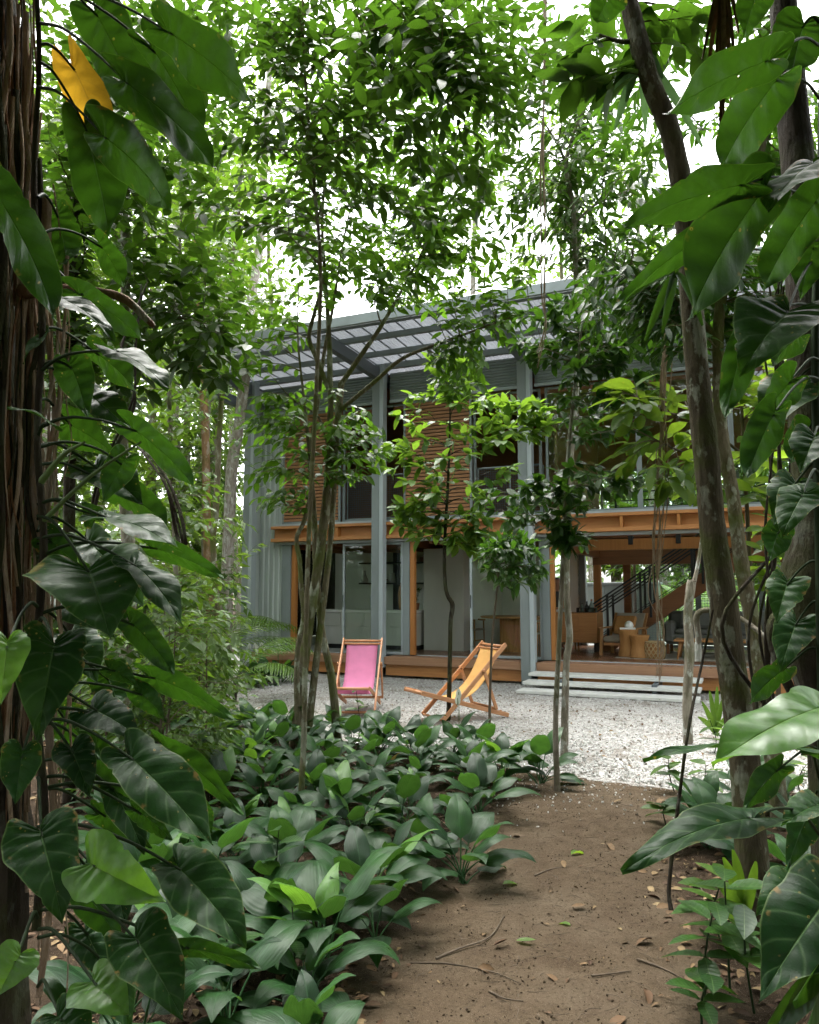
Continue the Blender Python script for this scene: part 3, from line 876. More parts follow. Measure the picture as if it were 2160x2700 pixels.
# ribbed drum table and chairs
t = hthing('dining_table', 'round timber dining table on a thick ribbed drum base', 'table', -.95, 2.25)
vs = []; 
dr = MB(); n = 72
prof = [(.34, 0), (.34, .70)]
for z in (0, .70):
    for k in range(n):
        r = .34 - (.012 if k % 3 == 0 else 0); a = 2 * math.pi * k / n
        vs.append((r * math.cos(a), r * math.sin(a), z))
dr.add(vs, [(k, (k + 1) % n, (k + 1) % n + n, k + n) for k in range(n)]); dr.build('base', RATTAN, t)
MB().lathe([(0, .702), (.72, .702), (.75, .72), (.75, .735), (.74, .745), (0, .746)], 40).build('table_top', WOOD_LT, t)
def dining_chair(label, u, v, r):
    t = hthing('dining_chair', label, 'chair', u, v, .405, r, 'dining chairs')
    for x in (-.22, .22):
        MB().tube([(x, -.2, 0), (x * .95, -.19, .62)], [.013, .018]).build('leg', WOOD_LT, t)
        MB().tube([(x, .22, 0), (x * .95, .2, .45), (x * .9, .22, .72)], [.013, .018, .016]).build('leg', WOOD_LT, t)
    MB().box(-.24, .24, -.22, .22, .415, .455, .012).build('seat', CREAM, t)
    MB().tube(smooth_path([(-.23, -.22, .64), (-.25, .0, .65), (-.2, .2, .71), (0, .26, .74), (.2, .2, .71), (.25, 0, .65), (.23, -.22, .64)]), .02).build('arm_rail', WOOD_LT, t)
    MB().box(-.17, .17, .225, .25, .70, .80, .01).build('backrest', WOOD_LT, t)
    for y in (-.19, .2): MB().bar((-.21, y, .2), (.21, y, .2), .018, .03).build('stretcher', WOOD_LT, t)
dining_chair('wooden dining chair left of the drum table, seen past the sapling', -2.02, 2.45, 1.4)
dining_chair('wooden dining chair in front of the drum table behind the glass', -.28, 1.55, 2.5 + math.pi)
dining_chair('wooden dining chair on the far right of the drum table', .0, 2.9, -1.2)
# sideboard with bottles
t = hthing('sideboard', 'low brown timber sideboard on black legs in the living room', 'sideboard', -.05, 2.50)
MB().box(-.35, .78, 0, .72, .20, .82).build('body', WOOD_O, t)
MB().box(-.30, .02, -.014, -.002, .24, .79).build('door', WOOD_O, t)
MB().box(.03, .40, -.014, -.002, .24, .79).build('door', WOOD_O, t)
for x in (-.25, .70): frame(MB(), x, x + .035, .02, .70, 0, .198, .012).build('leg_frame', BLACK, t)
t = hthing('bottle_tray', 'black metal tray holding bottles on the sideboard', 'tray', .46, 2.85, .405 + .822)
frame(MB(), -.2, .2, -.12, .12, 0, .1, .012).box(-.2, .2, -.12, .12, .0, .01).build('rim', BLACK, t)
BOT = m_paint('bottle_glass', (.16, .20, .17), .15)
for k, (x, s, nm) in enumerate(((-.10, .8, 'clear squat bottle at the left of the sideboard tray'), (.0, .95, 'dark slim bottle in the middle of the sideboard tray'), (.10, 1.15, 'tall pale bottle with red cap on the sideboard tray'))):
    o = hthing('bottle', nm, 'bottle', .46 + x, 2.85, .405 + .834, 0, 'bottles on the sideboard')
    MB().lathe([(0, 0), (.045 * s, 0), (.05 * s, .12 * s), (.018 * s, .17 * s), (.016 * s, .2 * s), (0, .2 * s)], 14).build('bottle_body', BLACK if k == 1 else BOT, o)
    MB().lathe([(.019 * s, .2 * s + .001), (.019 * s, .235 * s), (0, .235 * s)], 12).build('cap', CLAY if k == 2 else BLACK, o)
# grey storage cabinet on the back terrace
t = hthing('storage_cabinet', 'blue grey storage cabinet standing behind the house', 'cabinet', -.3, 5.7)
MB().box(-1.2, 1.9, 0, .8, .06, 1.45).build('body', STEEL, t)
MB().box(-1.25, 1.95, -.08, .88, 1.452, 1.50).build('top', STEEL_L, t)
for k in range(5): MB().box(-1.18 + k * .615, -.575 + k * .615, -.02, -.002, .1, 1.4).build('door', STEEL, t)
MB().box(-1.18, 1.88, .03, .78, 0, .058).build('plinth', BLACK, t)
# armchair
t = hthing('armchair', 'wooden armchair with canvas back and cream seat cushion', 'armchair', 1.32, 2.15, .405, -.15)
for x in (-.35, .35):
    MB().bar((x, -.38, 0), (x, -.30, .52), .035, .06, .004, (1, 0, 0)).build('leg', WOOD_LT, t)
    MB().bar((x, .36, 0), (x, .28, .50), .035, .06, .004, (1, 0, 0)).build('leg', WOOD_LT, t)
    MB().box(x - .035, x + .035, -.42, .40, .525, .555, .006).build('armrest', WOOD_LT, t)
    MB().bar((x * .9, .1, .25), (x * .9, .58, .82), .03, .055, .004, (1, 0, 0)).build('back_rail', WOOD_LT, t)
MB().bar((-.35, .34, .2), (.35, .34, .2), .03, .06).build('stretcher', WOOD_LT, t)
MB().bar((0, .1, .32), (0, .56, .82), .58, .02, .004, (0, -1, 1)).build('canvas_back', CREAM, t)
MB().box(-.31, .31, -.36, .26, .26, .38, .04).build('seat_cushion', CREAM, t)
MB().bar((-.05, .12, .42), (-.05, .40, .76), .42, .10, .04, (0, -1, 1)).build('woven_cushion', RATTAN, t)
MB().box(-.30, .30, -.35, .30, .20, .255).build('seat_frame', WOOD_LT, t)
# stools, basket, book, rug
stool = [(0, 0), (.185, 0), (.19, .02), (.165, .14), (.15, .25), (.165, .37), (.19, .45), (.185, .465), (0, .467)]
lathe_thing('side_table', 'taller waisted rattan side table carrying a white book', 'side table', 1.46, 1.72, .412, [(r, z * 1.12) for r, z in stool], RATTAN)
lathe_thing('side_table', 'shorter waisted rattan side table beside the woven basket', 'side table', 1.70, 1.56, .412, [(r, z * .92) for r, z in stool], RATTAN)
o = tag(MB().box(-.15, .15, -.11, .11, 0, .03, .003).build('book', WHITE, None, H(1.46, 1.72, .412 + .525), -YAW + .2), 'white book lying on the taller rattan side table', 'book')
o = lathe_thing('shell_ornament', 'round pale shell ornament leaning above the white book', 'ornament', 1.47, 1.85, .412 + .56, [(0, -.03), (.07, -.02), (.09, .03), (.07, .09), (.03, .12), (0, .125)], WHITE)
bk = tag(empty('woven_basket', H(1.98, 1.52, .412)), 'open weave straw basket on the rug edge', 'basket')
wv = MB(); n = 14
for k in range(n):
    for s in (-1, 1):
        pts = []
        for j in range(6):
            a = 2 * math.pi * k / n + s * j * .22; r = .17 + .02 * math.sin(j / 5 * 3.1)
            pts.append((r * math.cos(a), r * math.sin(a), j / 5 * .30))
        wv.tube(pts, .009, 5)
STRAW = m_wood('straw', (.42, .30, .15), (.58, .44, .25), 2, .7)
wv.build('weave', STRAW, bk)
MB().lathe([(.16, .295), (.185, .295), (.185, .32), (.16, .32), (.16, .295)], 24).build('rim', STRAW, bk)
MB().lathe([(0, 0), (.165, 0), (.165, .02), (.155, .02), (.15, .27), (.145, .27), (.14, .03), (0, .02)], 24).build('lining', RATTAN, bk)
tag(MB().box(0, 3.6, 0, 2.3, 0, .006, .002).build('rug', RUG, None, H(1.25, 1.3, .4055), -YAW), 'pale flat woven rug on the living room floor', 'rug')
# sofa and coffee table
t = hthing('sofa', 'grey fabric sofa with scatter cushions under the stair', 'sofa', 3.15, 2.72)
MB().box(-1.1, 1.2, 0, .85, .20, .40, .05).build('base', SOFA, t)
MB().box(-1.08, 1.18, .62, .86, .40, .86, .06).build('backrest', SOFA, t)
for x in (-1.12, 1.0): MB().box(x, x + .2, -.02, .86, .22, .66, .05).build('armrest', SOFA, t)
for x in (-.9, .06): MB().box(x, x + .94, .02, .64, .402, .50, .05).build('seat_cushion', SOFA, t)
for x, a in ((-.62, .3), (-.25, -.25)): MB().bar((x, .38, .52), (x + a * .1, .60, .86), .44, .13, .06, (0, -1, .6)).build('cushion', SOFA, t)
for x in (-1.05, 1.12):
    for y in (.04, .8): MB().box(x - .03, x + .03, y - .03, y + .03, 0, .21).build('leg', WOOD_D, t)
t = hthing('coffee_table', 'light wood coffee table with splayed legs holding books', 'coffee table', 2.95, 1.72)
MB().box(-.62, .62, -.3, .36, .33, .37, .01).build('table_top', WOOD_LT, t)
for x in (-.5, .5):
    for y in (-.22, .28): MB().tube([(x * 1.12, y * 1.2, 0), (x, y, .335)], [.018, .03]).build('leg', WOOD_LT, t)
for k, (c, nm) in enumerate((((.05, .16, .42), 'blue book at the bottom of the coffee table pile'), ((.40, .05, .10), 'red book on top of the coffee table pile'))):
    tag(MB().box(-.16, .16, -.11, .11, 0, .028, .003).build('book', m_paint('book_cover_%d' % k, c, .4), None, H(3.22, 1.68, .776 + k * .03), -YAW + .15 * k), nm, 'book')

# person half hidden by the door jamb
def skin_body(name, joints, edges, rad, mat, root=0, parent=None, sub=2):
    me = bpy.data.meshes.new(name); me.from_pydata(joints, edges, []); me.update()
    o = link(name, me, parent)
    md = o.modifiers.new('skin', 'SKIN')
    for k, r in enumerate(rad):
        me.skin_vertices[0].data[k].radius = (r, r) if np.isscalar(r) else r
        me.skin_vertices[0].data[k].use_root = (k == root)
    md.use_smooth_shade = True
    o.modifiers.new('sub', 'SUBSURF').levels = sub
    o.modifiers['sub'].render_levels = sub
    me.materials.append(mat)
    return o
SKIN = m_paint('skin', (.36, .19, .12), .5, .05)
pr = tag(empty('person', H(-.36, 3.55, .405), -YAW + .5), 'person in black top and white trousers standing behind the door jamb', 'person')
J = [(0, 0, .86), (0, .0, 1.05), (0, -.03, 1.22), (0, -.06, 1.30), (0, -.08, 1.38), (0, -.09, 1.48), (0, -.095, 1.56),
     (.16, -.06, 1.24), (.21, -.03, 1.0), (.20, -.16, .78), (-.16, -.06, 1.24), (-.21, -.03, 1.0), (-.20, -.16, .78),
     (.09, 0, .80), (.10, -.02, .44), (.10, 0, .07), (.10, -.14, .035), (-.09, 0, .80), (-.10, -.02, .44), (-.10, 0, .07), (-.10, -.14, .035)]
Ed = [(0, 1), (1, 2), (2, 3), (3, 4), (4, 5), (5, 6), (2, 7), (7, 8), (8, 9), (2, 10), (10, 11), (11, 12), (0, 13), (13, 14), (14, 15), (15, 16), (0, 17), (17, 18), (18, 19), (19, 20)]
Rd = [(.15, .11), (.14, .10), (.13, .10), .05, .055, .085, .07, .06, .042, .03, .06, .042, .03, .085, .06, .04, .03, .085, .06, .04, .03]
skin_body('body', J, Ed, Rd, SKIN, 0, pr)
skin_body('shirt', [J[0], J[1], J[2], J[7], (.20, -.04, 1.08), J[10], (-.20, -.04, 1.08)], [(0, 1), (1, 2), (2, 3), (3, 4), (2, 5), (5, 6)], [(.165, .125), (.155, .115), (.15, .115), .075, .06, .075, .06], BLACK, 0, pr)
skin_body('trousers', [J[0], J[13], J[14], J[15], J[17], J[18], J[19]], [(0, 1), (1, 2), (2, 3), (0, 4), (4, 5), (5, 6)], [(.16, .12), .10, .085, .08, .10, .085, .08], m_cloth('white_trousers', (.7, .7, .68)), 0, pr)
skin_body('hair', [(0, -.06, 1.50), (0, -.02, 1.54), (0, .02, 1.40)], [(0, 1), (1, 2)], [(.10, .10), (.095, .09), .06], BLACK, 0, pr)

# ------------------------------------------------------------------ deck chairs
def deck_chair(label, loc, facing, cloth):
    """Folding sling chair; local +Y is where the sitter looks."""
    rz_ = math.atan2(facing[1], facing[0]) - math.pi / 2
    t = tag(empty('deck_chair', loc, rz_), label, 'deck chair', 'deck chairs on the gravel')
    T, Fo, S, R = (-.56, .93), (.36, .03), (.62, .38), (-.64, .03)
    hw = .285
    w, h = .024, .058
    for s in (-1, 1):
        MB().bar((s * hw, T[0] - .03, T[1] + .03), (s * hw, Fo[0], Fo[1]), w, h, .005).build('back_rail', WOOD_CH, t)
        sr = MB().bar((s * (hw - .032), S[0] + .02, S[1] + .006), (s * (hw - .032), R[0], R[1]), w, h, .005).build('seat_rail', WOOD_CH, t)
        for k in range(3):
            a = .78 + k * .06
            p = Vector((s * (hw - .032), S[0] + (R[0] - S[0]) * a, S[1] + (R[1] - S[1]) * a + .032))
            MB().box(p.x - w / 2 - .001, p.x + w / 2 + .001, p.y - .016, p.y + .006, p.z - .008, p.z + .010, .003).build('notch_block', WOOD_CH, sr)
        p0 = Vector((s * (hw + .028), T[0] + (Fo[0] - T[0]) * .36, T[1] + (Fo[1] - T[1]) * .36))
        MB().bar(p0 + Vector((0, 0, .04)), (s * (hw + .028), -.42, .125), w, .045, .005, (0, 1, 0)).build('prop_leg', WOOD_CH, t)
        q = MB(); q.tube([(p0.x - s * .05, p0.y, p0.z), (p0.x + s * .016, p0.y, p0.z)], .012, 8); q.build('bolt', WOOD_D, t)
        a = .47; q = MB(); c = (T[0] + (Fo[0] - T[0]) * .785, T[1] + (Fo[1] - T[1]) * .785)
        q.tube([(s * (hw - .05), c[0], c[1]), (s * (hw + .016), c[0], c[1])], .013, 8); q.build('bolt', WOOD_D, t)
    def rod(name, y, z, hw_, r=.015): MB().tube([(-hw_, y, z), (hw_, y, z)], r, 10).build(name, WOOD_CH, t)
    rod('top_bar', T[0], T[1], hw, .017); rod('top_bar', T[0] + .045, T[1] - .04, hw, .014)
    rod('foot_bar', Fo[0] - .01, Fo[1] + .005, hw, .016)
    rod('seat_front_bar', S[0], S[1], hw - .03, .02); rod('rear_bar', R[0] + .22, R[1] + .10, hw + .03, .014)
    rod('prop_bar', -.42, .14, hw + .04, .014)
    # sling: hangs from the top bar to the seat front bar
    vs = []; fs = []; n = 26; m = 8
    A = np.array([T[0] + .045, T[1] - .05]); B = np.array([S[0] - .005, S[1] - .005]); C1 = np.array([-.34, .50]); C2 = np.array([-.12, .05])
    for j in range(n + 1):
        a = j / n
        p = (1 - a) ** 3 * A + 3 * (1 - a) ** 2 * a * C1 + 3 * (1 - a) * a * a * C2 + a ** 3 * B
        for k in range(m + 1):
            x = -1 + 2 * k / m
            sag = .012 * math.sin(math.pi * a) * (1 - x * x)
            vs.append((x * (hw - .055 - .012 * math.sin(math.pi * a)), p[0] + sag * .6 + .002 * math.sin(x * 9 + a * 5), p[1] - sag))
    for j in range(n):
        for k in range(m): fs.append((j * (m + 1) + k, j * (m + 1) + k + 1, (j + 1) * (m + 1) + k + 1, (j + 1) * (m + 1) + k))
    o = MB().add(vs, fs, True).build('sling', cloth, t)
    md = o.modifiers.new('thick', 'SOLIDIFY'); md.thickness = .003; md.offset = 0
deck_chair('wooden folding deck chair with pink canvas sling', (-.73, 10.85, .012), (-.07, -1.0), PINK)
deck_chair('wooden folding deck chair with yellow canvas sling', (.62, 10.25, .012), (-.90, -.43), YELLOW)

# ------------------------------------------------------------------ foliage tools
def leaf_template(wid=.40, fold=.25, droop=.18, tipv=.62, wavy=0.0, widest=.45):
    vs = [0, .22, .5, .78, 1.0]
    def wf(v): return wid * .5 * (math.sin(math.pi * v ** (math.log(.5) / math.log(widest)))) ** .75
    V = []; UV = []
    for v in vs: V.append((0, v, -droop * v * v)); UV.append((.5, v))
    for s in (1, -1):
        for j in (1, 2, 3):
            w = wf(vs[j]); V.append((s * w, vs[j] + (.02 if j == 2 else 0), -droop * vs[j] ** 2 + fold * w + wavy * (1 if j % 2 else -1) * s)); UV.append((.5 + s * .5 * w / (wid * .5), vs[j]))
    Q = []; T = []
    for o, fl in ((5, False), (8, True)):
        t1 = [0, o, 1]; t2 = [3, o + 2, 4]
        q1 = [1, o, o + 1, 2]; q2 = [2, o + 1, o + 2, 3]
        for a in (t1, t2): T.append(a[::-1] if fl else a)
        for a in (q1, q2): Q.append(a[::-1] if fl else a)
    return np.array(V, float), [np.array(T), np.array(Q)], np.array(UV, float)
SIMPLE = (np.array([(0, 0, 0), (.2, .45, .04), (0, 1, -.15), (-.2, .45, .04), (0, .5, -.04)], float),
          [np.array([[0, 1, 4], [4, 1, 2], [0, 4, 3], [4, 2, 3]])], np.array([(.5, 0), (1, .45), (.5, 1), (0, .45), (.5, .5)], float))

def frames(A, N):
    A = A / np.maximum(np.linalg.norm(A, axis=1, keepdims=True), 1e-9)
    N = N - A * np.sum(A * N, 1, keepdims=True); N /= np.maximum(np.linalg.norm(N, axis=1, keepdims=True), 1e-9)
    X = np.cross(A, N)
    return np.stack([X, A, N], -1)

class Crown:
    def __init__(s, rng): s.rng = rng; s.P = []; s.A = []; s.N = []; s.S = []; s.T = []; s.tubes = []; s.NB = np.zeros((512, 3)); s.RB = np.zeros(512); s.nn = 0
    def add_nodes(s, pts, rad):
        m = len(pts)
        if m == 0: return
        while s.nn + m > len(s.NB): s.NB = np.concatenate([s.NB, np.zeros_like(s.NB)]); s.RB = np.concatenate([s.RB, np.zeros_like(s.RB)])
        s.NB[s.nn:s.nn + m] = np.array([tuple(p) for p in pts]); s.RB[s.nn:s.nn + m] = rad; s.nn += m
    def leaves_on(s, path, spec):
        rng = s.rng
        P = np.array(path); seg = np.linalg.norm(np.diff(P, axis=0), axis=1); cum = np.concatenate([[0], np.cumsum(seg)]); L = cum[-1]
        start = max(0, L - spec.get('run', .55)); d = start + spec['gap'] * .5; side = 1 if rng.random() < .5 else -1
        tone = rng.uniform(0, 1)
        while d < L:
            k = min(np.searchsorted(cum, d) - 1, len(seg) - 1); k = max(k, 0)
            a = (d - cum[k]) / max(seg[k], 1e-6); p = P[k] * (1 - a) + P[k + 1] * a
            t = (P[k + 1] - P[k]) / max(seg[k], 1e-6)
            h = np.cross(t, [0, 0, 1.]); h /= max(np.linalg.norm(h), 1e-6)
            for sd in ((1, -1) if spec.get('opp') else (side,)):
                ax = t * spec.get('fwd', .6) + h * sd * .8 + rng.normal(0, .22, 3) + np.array([0, 0, -spec.get('sag', .35)])
                s.put(p, ax, np.array([0, 0, 1.]) + rng.normal(0, spec.get('tumble', .35), 3), spec['len'] * rng.uniform(.65, 1.15), tone)
            side = -side; d += spec['gap'] * rng.uniform(.8, 1.25)
        nt = spec.get('whorl', 1)
        t = (P[-1] - P[-2]); t /= max(np.linalg.norm(t), 1e-6)
        for q in range(nt):
            ph = q * 2.4 + rng.uniform(0, 1)
            h = np.cross(t, [0, 0, 1.]) ; h /= max(np.linalg.norm(h), 1e-6); w = np.cross(h, t)
            sp = .9 if nt > 1 else .15
            s.put(P[-1], t * .6 + sp * (h * math.cos(ph) + w * math.sin(ph)) + rng.normal(0, .15, 3) + np.array([0, 0, -.2]), np.array([0, 0, 1.]) + rng.normal(0, .3, 3), spec['len'] * rng.uniform(.8, 1.2), tone)
    def put(s, p, ax, n, size, tone):
        s.P.append(p); s.A.append(ax); s.N.append(n); s.S.append(size); s.T.append(min(1, max(0, tone * .6 + s.rng.uniform(0, .4))))
    def grow(s, targets, spec):
        rng = s.rng
        nodes = s.NB[:s.nn]; T = np.array(targets)
        order = np.argsort(np.min(np.linalg.norm(T[:, None] - nodes[None], axis=2), 1))
        for i in order:
            p = T[i]
            N = s.NB[:s.nn]
            dv = p - N; d = np.linalg.norm(dv, axis=1)
            cost = d + .5 * np.maximum(0, N[:, 2] - p[2]) + .02 / np.maximum(s.RB[:s.nn], .002) * .05
            k = int(np.argmin(cost)); b = N[k].copy(); D = d[k]
            if D < .05: continue
            c = b + (p - b) * .5 + np.array([0, 0, spec.get('arch', .16) * D]) + rng.normal(0, .06 * D, 3)
            m = max(3, min(9, int(D / .12) + 2))
            t = np.linspace(0, 1, m)[:, None]
            path = (1 - t) ** 2 * b + 2 * t * (1 - t) * c + t * t * p + rng.normal(0, .012 * min(D, 1), (m, 3)) * (t * (1 - t) * 4)
            r0 = min(s.RB[k] * .75, .0035 + .0085 * D); r1 = .0018
            rad = np.linspace(r0, r1, m)
            s.tubes.append((path, rad, 6 if r0 > .008 else 4))
            s.add_nodes(path[1:], rad[1:])
            s.leaves_on(path, spec)
    def build(s, parent, leafmat, barkmat, tmpl, name='crown'):
        P = np.array(s.P); A = np.array(s.A); N = np.array(s.N); S = np.array(s.S)
        V, F, UV = instance_np(tmpl[0], tmpl[1], P, frames(A, N), S, tmpl[2])
        o = link(name, np_mesh(name, V, F, leafmat, True, UV, np.repeat(np.array(s.T), len(tmpl[0]))), parent)
        o['kind'] = 'stuff'
        if s.tubes:
            parts = [tube_np(p, r, n) for p, r, n in s.tubes]
            V, F = join_np(parts)
            b = link('branches', np_mesh('branches', V, [F], barkmat), parent); b['kind'] = 'stuff'
        return o

def region(rng, px, py, rx, ry, Yd, ry_d, n):
    out = []
    for _ in range(n):
        a = rng.uniform(0, 2 * math.pi); r = math.sqrt(rng.uniform(0, 1))
        p = W(px + rx * r * math.cos(a), py + ry * r * math.sin(a), Yd + rng.uniform(-ry_d, ry_d))
        out.append((p.x, p.y, max(p.z, .25)))
    return out

def stem_mesh(parent, pts, mat, name='trunk', n=10, wob=.05, rng=None, bottom=True):
    """pts: (px, py, Y, r). The foot is carried a little below the ground."""
    P = [tuple(W(a, b, c)) for a, b, c, r in pts]; R = [q[3] for q in pts]
    if bottom:
        x, y, z = P[0]; gz = float(ground_z(x, y)); P[0] = (x, y, min(z, gz - .04)); 
    per = 5
    S = smooth_path(P, per); RR = np.interp(np.linspace(0, len(P) - 1, len(S)), range(len(P)), R)
    V, F = tube_np(S, RR, n, wob, rng or np.random.default_rng(1))
    o = link(name, np_mesh(name, V, [F], mat), parent)
    return o, S, RR

DENS = 2.2
def tree(name, label, seed, stems, mat, regions, spec, leafmat, tmpl=None, extra=None, branches=(), cat='tree', group=None, origin=None):
    rng = np.random.default_rng(seed)
    root = empty(name, (0, 0, 0))
    tag(root, label, cat, group)
    cr = Crown(rng)
    for k, st in enumerate(stems):
        o, S, RR = stem_mesh(root, st, mat, 'trunk', 12 if st[0][3] > .03 else 8, .06, rng)
        lo = .9 if len(S) > 6 else 0
        for p, r in zip(S, RR):
            if p[2] > lo: cr.add_nodes([p], [r])
    for b in branches:
        o, S, RR = stem_mesh(root, b, mat, 'limb', 8, .05, rng, bottom=False)
        cr.add_nodes(S, RR)
    for rg in regions:
        sp = dict(spec)
        if len(rg) > 7: sp.update(rg[7])
        cr.grow(region(rng, *rg[:6], int(rg[6] * DENS)), sp)
    if cr.P: cr.build(root, leafmat, mat, tmpl or leaf_template())
    return root

TA = leaf_template(.42, .22, .20); TN = leaf_template(.30, .2, .22); TB = leaf_template(.50, .2, .16); TW = leaf_template(.46, .15, .25)

# ------------------------------------------------------------------ trees one can tell apart
tree('multi_stemmed_tree', 'multi-stemmed mossy tree standing left of the pink deck chair', 21,
     [[(775, 1990, 8.1, 0.0643), (790, 1850, 8.1, 0.0533), (815, 1640, 8.1, 0.0518), (838, 1500, 8.1, 0.0518), (851, 1400, 8.1, 0.0518), (862, 1300, 8.1, 0.0470), (868, 1180, 8.1, 0.0353), (872, 1080, 8.1, 0.0329), (870, 1000, 8.1, 0.0314), (868, 900, 8.1, 0.0267), (860, 760, 8.1, 0.0219), (850, 600, 8.0, 0.0173), (858, 420, 7.9, 0.0118), (850, 250, 7.8, 0.0063)],
      [(788, 1975, 8.0, 0.0353), (783, 1740, 8.0, 0.0282), (801, 1630, 8.0, 0.0274), (795, 1560, 8.0, 0.0259), (790, 1480, 8.0, 0.0236), (782, 1420, 8.0, 0.0236), (803, 1370, 8.0, 0.0236), (823, 1270, 8.0, 0.0219), (815, 1180, 8.0, 0.0188), (800, 1040, 8.0, 0.0141), (785, 880, 8.0, 0.0094), (790, 700, 8, 0.0047)],
      [(806, 1995, 8.05, 0.0432), (825, 1820, 8.1, 0.0392), (850, 1610, 8.15, 0.0353), (866, 1480, 8.2, 0.0314), (877, 1350, 8.2, 0.0314), (884, 1200, 8.2, 0.0353), (893, 1080, 8.2, 0.0392), (900, 1010, 8.2, 0.0353)],
      [(893, 1985, 8.25, 0.0470), (876, 1800, 8.25, 0.0432), (851, 1678, 8.25, 0.0353), (842, 1600, 8.25, 0.0329), (832, 1480, 8.25, 0.0314), (830, 1400, 8.25, 0.0329), (824, 1300, 8.25, 0.0298), (818, 1200, 8.2, 0.0236), (838, 1060, 8.2, 0.0236), (855, 930, 8.2, 0.0204), (880, 800, 8.2, 0.0157), (905, 640, 8.2, 0.0110), (940, 480, 8.2, 0.0063)]],
     BARK_G,
     [(800, 1150, 215, 150, 7.9, .7, 36), (930, 1180, 90, 90, 7.8, .4, 20), (720, 1090, 70, 60, 7.9, .3, 14), (700, 1270, 50, 90, 7.9, .3, 8),
      (690, 720, 200, 170, 8.2, 1.0, 44), (900, 520, 220, 200, 8.0, 1.0, 64), (1090, 700, 160, 130, 8.0, .9, 52), (1210, 960, 70, 80, 7.8, .3, 30), (1270, 840, 120, 60, 7.8, .4, 18), (640, 900, 120, 90, 8.0, .6, 16), (1020, 560, 170, 160, 8, .8, 40), (1230, 520, 150, 190, 8.2, .6, 70), (1000, 330, 260, 200, 8.4, .8, 70), (1330, 740, 80, 60, 8, .4, 10)],
     dict(gap=.060, len=.145, run=.50, fwd=.55, opp=False), LEAF_M, TA,
     branches=[[(898, 1015, 8.2, 0.0298), (950, 940, 8.15, 0.0267), (1000, 868, 8.1, 0.0236), (1040, 800, 8.1, 0.0188), (1095, 700, 8.1, 0.0126), (1150, 590, 8.1, 0.0071)],
               [(893, 1085, 8.2, 0.0236), (986, 1008, 8.1, 0.0236), (1054, 950, 8.0, 0.0204), (1122, 919, 8.0, 0.0173), (1278, 862, 7.9, 0.0118), (1430, 804, 7.8, 0.0063)],
               [(868, 1030, 8.1, 0.0274), (835, 945, 8.05, 0.0259), (815, 890, 8.05, 0.0236), (832, 815, 8.0, 0.0204), (855, 720, 7.95, 0.0157), (845, 560, 7.9, 0.0094)],
               [(866, 1180, 8.1, 0.0157), (840, 1100, 8.05, 0.0126), (780, 1060, 8.0, 0.0094), (740, 1020, 7.9, 0.0055)]])
tree('slender_tree', 'slender upright tree rising from the bed before the multi-stemmed trunks', 22,
     [[(792, 2190, 5.5, .024), (796, 2050, 5.5, .021), (802, 1930, 5.5, .020), (806, 1700, 5.5, .018), (815, 1400, 5.5, .017), (835, 1000, 5.5, .015), (845, 700, 5.5, .014), (820, 400, 5.45, .012), (800, 100, 5.4, .010), (800, -160, 5.4, .006)]],
     BARK_G,
     [(640, 430, 230, 190, 5.6, .8, 40), (830, 230, 210, 190, 5.3, .8, 62), (1080, 150, 170, 190, 5.0, .6, 56, dict(len=.15)), (980, 420, 150, 130, 5.4, .6, 30), (1210, 280, 140, 210, 5.4, .7, 60), (1150, 480, 150, 120, 5.6, .6, 44), (520, 120, 220, 160, 5.2, .6, 60), (1330, 130, 140, 190, 5.2, .5, 50), (760, 40, 300, 110, 5.6, .6, 60), (1120, 20, 200, 90, 5.6, .5, 40)],
     dict(gap=.058, len=.115, run=.5, fwd=.55), LEAF_A, TA,
     branches=[[(800, 200, 5.4, .011), (900, 120, 5.2, .010), (1050, 60, 5.0, .009), (1150, 90, 4.9, .007), (1220, 230, 4.9, .004)]])
tree('light_green_sapling', 'light green sapling with crooked stem in front of the louvre panel', 23,
     [[(1182, 1905, 10.1, .032), (1186, 1760, 10.1, .028), (1188, 1640, 10.1, .028), (1193, 1595, 10.1, .032), (1176, 1555, 10.1, .024), (1172, 1450, 10.1, .022), (1180, 1300, 10.1, .020), (1185, 1180, 10.1, .015), (1187, 1080, 10.1, .010), (1185, 985, 10.1, .005)]],
     BARK_D,
     [(1187, 1170, 185, 165, 10.0, .6, 26), (1370, 1110, 80, 50, 9.9, .3, 16), (1110, 1370, 70, 60, 10, .3, 12), (1255, 1400, 70, 60, 9.9, .3, 14), (1180, 1000, 60, 60, 10, .2, 10)],
     dict(gap=.075, len=.19, run=.34, fwd=.8, whorl=4, sag=.25, arch=.25), LEAF_B, TB)
tree('thin_sapling', 'pencil thin sapling with a tuft of narrow leaves before the glass door', 24,
     [[(1290, 1975, 8.6, .017), (1292, 1850, 8.6, .015), (1297, 1700, 8.6, .013), (1309, 1570, 8.6, .011), (1322, 1470, 8.6, .008), (1340, 1420, 8.6, .004)]],
     TWIG, [(1350, 1480, 80, 70, 8.5, .3, 20), (1330, 1430, 60, 30, 8.5, .2, 8)],
     dict(gap=.07, len=.17, run=.25, fwd=.7, whorl=5, sag=.4), LEAF_D, TN)
